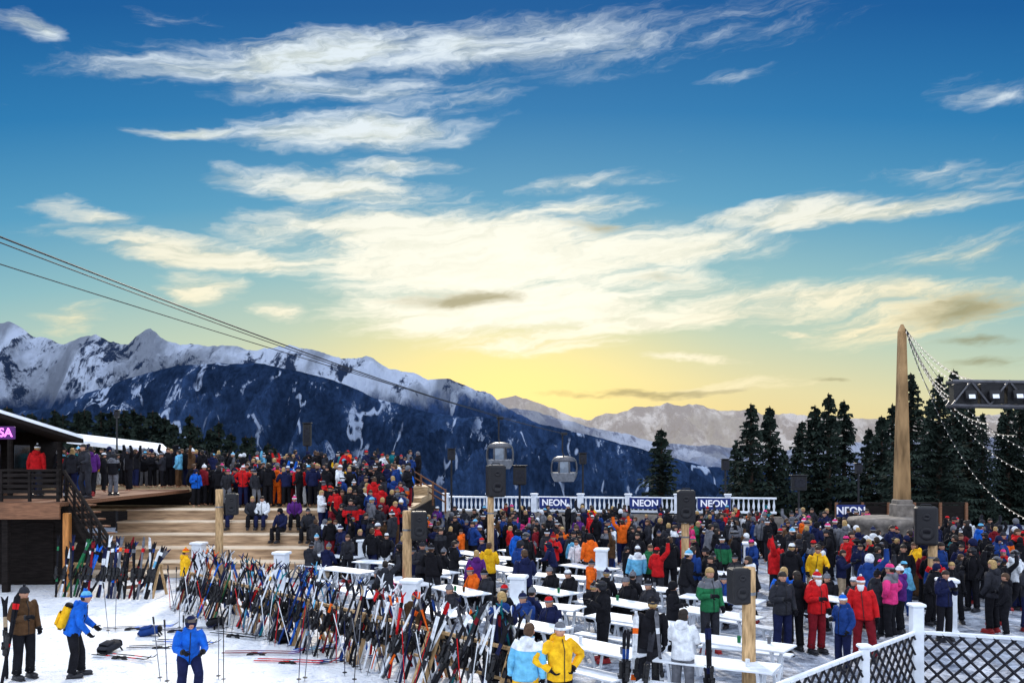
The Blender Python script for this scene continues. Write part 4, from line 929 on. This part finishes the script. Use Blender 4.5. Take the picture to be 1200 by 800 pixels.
stand_lamp(137,50,481,'slim dark post with small black box rising behind the upper deck',.25,.4)

# ------------------------------------------------------------------ balustrade with banners
b0, b1_ = V((-3.9, 52, 1.0)), V((14.2, 47.0, 1.15)); n_s = 7; dd = (b1_-b0); dh = V((dd.x, dd.y, 0)); seg = dh.length/n_s; az_ = math.atan2(dd.y, dd.x)
prof_b = [(.035,0),(.05,.03),(.035,.08),(.07,.25),(.05,.42),(.03,.55),(.045,.6),(.045,.64)]
bal = MB().lathe(prof_b, n=8).mesh('baluster', [WHITE], True)
bal0 = thing('balustrade', b0, 'x', 'balustrade', 'white balustrade sections', az_)
MB().box((seg/2,0,.86), (seg-.32,.26,.1), bev=.02).build('handrail', WHITE, bal0); MB().box((seg/2,0,.1), (seg-.32,.24,.12), bev=.02).build('bottom_rail', WHITE, bal0)
MB().box((0,0,.5), (.32,.32,1.0), bev=.02).build('pier', WHITE, bal0); MB().box((0,0,1.04), (.4,.4,.08), bev=.02).build('pier_cap', WHITE, bal0)
for i in range(9): link('baluster', bal, bal0, (.3+i*(seg-.6)/8, 0, .165))
for i in range(n_s):
    o = bal0 if i == 0 else copy_tree(bal0); o.location = b0+dd*(i/n_s); o['label'] = 'white balustrade section with turned balusters, %s from the left' % ordn(i+1)
tag(MB().box(V((dh.length/2,0,.45)), (dh.length+.4,.4,1.3)).build('terrace_wall', STONE, loc=(b0.x, b0.y, -.08), rz=az_), 'stone retaining wall below the white balustrade', 'wall')
def banner(px, label, w=1.75, yo=-.3, zo=.56, right=False):
    k = (px-600)/F
    if not right:
        s = (k*b0.y-b0.x)/(dd.x-k*dd.y); p = b0+dd*s; a = az_
    else: p = gx(px, 43.5, 1.0); a = 0
    t = thing('banner', p+RZ(a)@V((0, yo, zo)), label, 'banner', 'blue banners lettered NEON', a)
    MB().box((0,0,0), (w,.03,.6), bev=.005).build('panel', SIGNB, t)
    text('NEON', .5, NEONW, t, (0,-.024,0), bold=.012)
banner(651,'blue banner lettered NEON on the balustrade, leftmost of the four'); banner(757,'blue banner lettered NEON on the balustrade, second from left'); banner(837,'blue banner lettered NEON on the balustrade, third from left')
t = thing('timber_railing', (0,0,0), 'dark timber railing left of the obelisk', 'railing')
MB().box((19.2, 43.8, 1.9), (6.5, .12, .1)).build('handrail', WOODD, t); MB().box((19.2, 43.8, 1.2), (6.5, .06, 1.2)).build('panel', WOODD, t)
for i in range(6): MB().box((16.0+i*1.28, 43.72, 1.0), (.12,.12,1.9)).build('post', WOODB, t)
banner(997,'blue banner lettered NEON left of the obelisk, rightmost of the four', 1.4, 0, .55, True)

# ------------------------------------------------------------------ obelisk, light strings, truss
ob = gx(1057, 38)
t = thing('obelisk', ob, 'tall tapering golden brown obelisk pillar on a round plinth', 'obelisk')
zt = at(1057, 380, 38).z
MB().lathe([(1.6,-.1),(1.62,.1),(1.45,.2),(1.4,1.2),(1.6,1.32),(1.66,1.45),(1.6,1.58),(1.0,1.66)], (-.6,0,0), 28).build('plinth', STONE, t, True)
mb = MB(); mb.box((0,0,1.9), (.8,.8,.6), bev=.05); mb.box((0,0,2.28), (.66,.66,.2), bev=.04); mb.build('base', STONE, t)
mb = MB(); mb.box((0,0,(2.36+zt-.3)/2), (.54,.54,zt-.3-2.36), taper=.5); mb.box((0,0,zt-.15), (.27,.27,.3), taper=.3); mb.build('shaft', OBEL, t)
mb = MB(); mb.ball((0,0,0), .02, 7, 6); mb.tube([(0,0,.015),(0,0,.04)], .01, 6); BULBM = mb.mesh('bulb', [BULB], True)
def string(p, q, sag, nb, label):
    t = thing('light_string', p, label, 'light string', 'strings of bulbs tied to the obelisk')
    pts = [lerp(V((0,0,0)), q-p, i/20)-V((0,0,4*sag*(i/20)*(1-i/20))) for i in range(21)]
    MB().tube(pts, .013, 4).build('wire', BLACKM, t)
    for i in range(nb):
        f = (i+.5)/nb; x = lerp(V((0,0,0)), q-p, f)-V((0,0,4*sag*f*(1-f))); link('bulb', BULBM, t, x-V((0,0,.03)))
tp = ob+V((0.1,-.1,zt-.2))
for i, (px, py, Y, sag, nb, lb) in enumerate([(1118,446,30.5,.3,16,'highest, to truss left end'),(1150,446,30,.5,20,'second, to truss middle'),(1128,476,31,.7,22,'steep, to below the truss end'),(1160,496,31,1.0,26,'sagging before the dark wood'),
     (1190,510,30,1.2,28,'sagging below the truss'),(1225,560,28,1.3,34,'long one falling to the right edge'),(1225,615,27,1.8,38,'lowest one reaching the right edge'),(1225,535,29,.9,30,'upper one falling to the right edge'),(1098,470,35,.4,16,'steepest, closest to the obelisk'),
     (1108,456,32,.35,16,'second steepest, left of the truss'),(1116,466,31,.5,18,'third steepest, to truss corner'),(1135,446,30,.25,18,'tight one to the truss top')]):
    string(tp, at(px, py, Y), sag, nb, 'string of bulbs from obelisk top, '+lb)
t = thing('lighting_truss', at(1116, 462, 30), 'dark lighting truss with floodlights at the right edge', 'truss', None, R(-8))
Lt = 6.0
for (y, z) in ((0,.45),(0,-.36),(.6,.45),(.6,-.36)): MB().tube([(0,y,z),(Lt,y,z-.15)], .06, 7).build('chord', DKSTEEL, t)
for i in range(10):
    x0 = i*Lt/10; x1 = (i+1)*Lt/10; mb = MB()
    for y in (0, .6): mb.tube([(x0,y,.45 if i % 2 else -.36),(x1,y,-.36 if i % 2 else .45)], .04, 5)
    mb.tube([(x0,0,.45),(x0,.6,.45)], .03, 5); mb.tube([(x0,0,-.36),(x0,.6,-.36)], .03, 5); mb.build('brace', DKSTEEL, t)
for i in range(5): MB().box((.45+i*.85, .3, .02), (.76, .5, .68), bev=.02).build('panel', BLACKP, t)
for i in range(5):
    mb = MB(); x = .55+i*.75; mb.box((x,-.12,-.05), (.36,.2,.34), Matrix.Rotation(R(-20), 3, 'X'), bev=.03); f = mb.build('floodlight', BLACKP, t)
    MB().box((x,-.235,-.09), (.2,.02,.14), Matrix.Rotation(R(-20), 3, 'X')).build('lamp_face', LAMPW, f)
MB().tube([(5.6,.3,-7),(5.6,.3,.4)], .12, 8).build('mast', BLACKM, t)

# ------------------------------------------------------------------ gondolas and cables
def gondola(px, Y, pt, pb, label):
    c = at(px, pb, Y); zt_ = (at(px, pt, Y).z-c.z)/.9; t = thing('gondola_cabin', c, label, 'gondola', 'gondola cabins beyond the terrace', R(20)); t.scale = (.9,.9,.9)
    w = 1.02; X_, Y_ = V((1,0,0)), V((0,1,0)); n = 16
    def rad(z): return w*(1-.30*(abs(z-.95)/.95)**2.6)
    mb = MB(); mb.loft([(V((0,0,z)), X_, Y_, rad(z), rad(z)) for z in (0,.06,.2,.4,.6,.68)], n); mb.build('lower_shell', STEEL, t, True)
    mb = MB(); mb.loft([(V((0,0,z)), X_, Y_, rad(z)*k, rad(z)*k) for z, k in ((1.5,1),(1.62,1),(1.78,.95),(1.88,.7),(1.92,.3))], n); mb.build('roof', DKSTEEL, t, True)
    zs = [.68,.9,1.1,1.3,1.5]
    for k in range(8):
        a0 = 2*math.pi*k/8
        MB().tube([V((rad(z)*math.cos(a0), rad(z)*math.sin(a0), z)) for z in zs], .06, 5).build('window_post', DKSTEEL, t)
        if k % 2 == 0: continue
        mb = MB(); vs = []
        for z in zs:
            for q in range(4):
                aa = a0+.06+(2*math.pi/8-.12)*q/3; vs.append((rad(z)*.97*math.cos(aa), rad(z)*.97*math.sin(aa), z))
        mb.add(vs, [(i*4+j, i*4+j+1, (i+1)*4+j+1, (i+1)*4+j) for i in range(4) for j in range(3)]); mb.build('window', GLASS, t, True)
    MB().tube([(0,0,1.9),(0,.3,2.2),(0,.3,zt_-.1),(0,0,zt_)], .06, 8).build('hanger_arm', BLACKM, t)
    MB().box((0,0,zt_), (.5,.2,.2), bev=.04).build('grip', BLACKM, t)
    return t
gondola(586, 58, 490, 549, 'grey gondola cabin, left of the two, hanging below the cable')
gondola(661, 60, 508, 564, 'grey gondola cabin, right of the two, behind the balustrade')
def cable(p, q, sag, r, label):
    pts = [lerp(p, q, i/24)-V((0,0,4*sag*(i/24)*(1-i/24))) for i in range(25)]
    tag(MB().tube(pts, r, 5).build('lift_cable', BLACKM), label, 'cable', 'lift cables at the left')
e = at(586, 489, 58)
cable(at(-40, 262, 22), e, .25, .026, 'upper thick lift cable running down to the left gondola')
cable(at(-40, 269, 22.3), e+V((.3,.1,-.05)), .28, .018, 'thin lift cable just below the upper one')
cable(at(-40, 297, 22), at(600, 491, 58), .1, .016, 'lowest lift cable crossing the left sky')
cable(e, at(661, 508, 60), .02, .025, 'short lift cable between the two gondolas')

# ------------------------------------------------------------------ lattice fence, right front
def fence(p, q, label, h=.94, z0=.1):
    dv = q-p; Lf = dv.length; t = thing('lattice_fence', p, label, 'fence', None, math.atan2(dv.y, dv.x))
    MB().box((Lf/2,0,h+z0), (Lf-.2,.07,.07), bev=.012).build('top_rail', WHITE, t); MB().box((Lf/2,0,z0), (Lf-.2,.07,.07), bev=.012).build('bottom_rail', WHITE, t)
    mb = MB(); st = .27; k = -h
    while k < Lf:
        for sg in (1, -1):
            x0, x1 = k, k+h
            a_, b_ = max(x0, .1), min(x1, Lf-.1)
            if b_ > a_+.02:
                za, zb = (a_-x0), (b_-x0)
                if sg < 0: za, zb = h-za, h-zb
                mb.tube([(a_, sg*.014, z0+za), (b_, sg*.014, z0+zb)], .024, 4)
        k += st
    mb.build('lattice', NET, t)
def fpost(loc, h, label, w=.2):
    t = thing('fence_post', loc, label, 'fence post', 'white square fence posts'); MB().box((0,0,h/2), (w,w,h), bev=.015).build('shaft', WHITE, t); MB().box((0,0,h+.03), (w+.06,w+.06,.06), bev=.015).build('cap', WHITE, t)
f0, f1, f2, f3 = V((3.6, 12.2, 0)), V((5.72, 14.4, 0)), gx(1074, 16, 0), gx(1250, 15.2, 0)
fence(f0, f1, 'white framed black lattice fence panel at the bottom edge'); fence(f1, f2, 'white framed black lattice fence panel left of the corner post'); fence(f2, f3, 'white framed black lattice fence panel right of the corner post')
fpost(f2, 1.5, 'tall white corner post of the lattice fence'); fpost(f1, 1.1, 'white middle post of the lattice fence', .14); fpost(f3, 1.2, 'white end post of the lattice fence at the right edge', .16)

k = 0
for (c, a) in sorted(TABLES, key=lambda q: q[0].y)[:16]:
    for j in range(2):
        k += 1; p = c+RZ(a)@V((random.uniform(-.8, .8), random.uniform(-.2, .2), 0)); t = thing('drink_cup', (p.x, p.y, .76), 'small cup on a near white table, %s cup counting from the front' % ordn(k), 'cup', 'cups left on the tables'); o = link('cup', CUP, t); setm(o, [CM[random.choice(['white','grey','brown','green'])]])
print('PEOPLE', len(PEOPLE), 'CROWD', len(crowd), 'TABLES', len(TABLES))
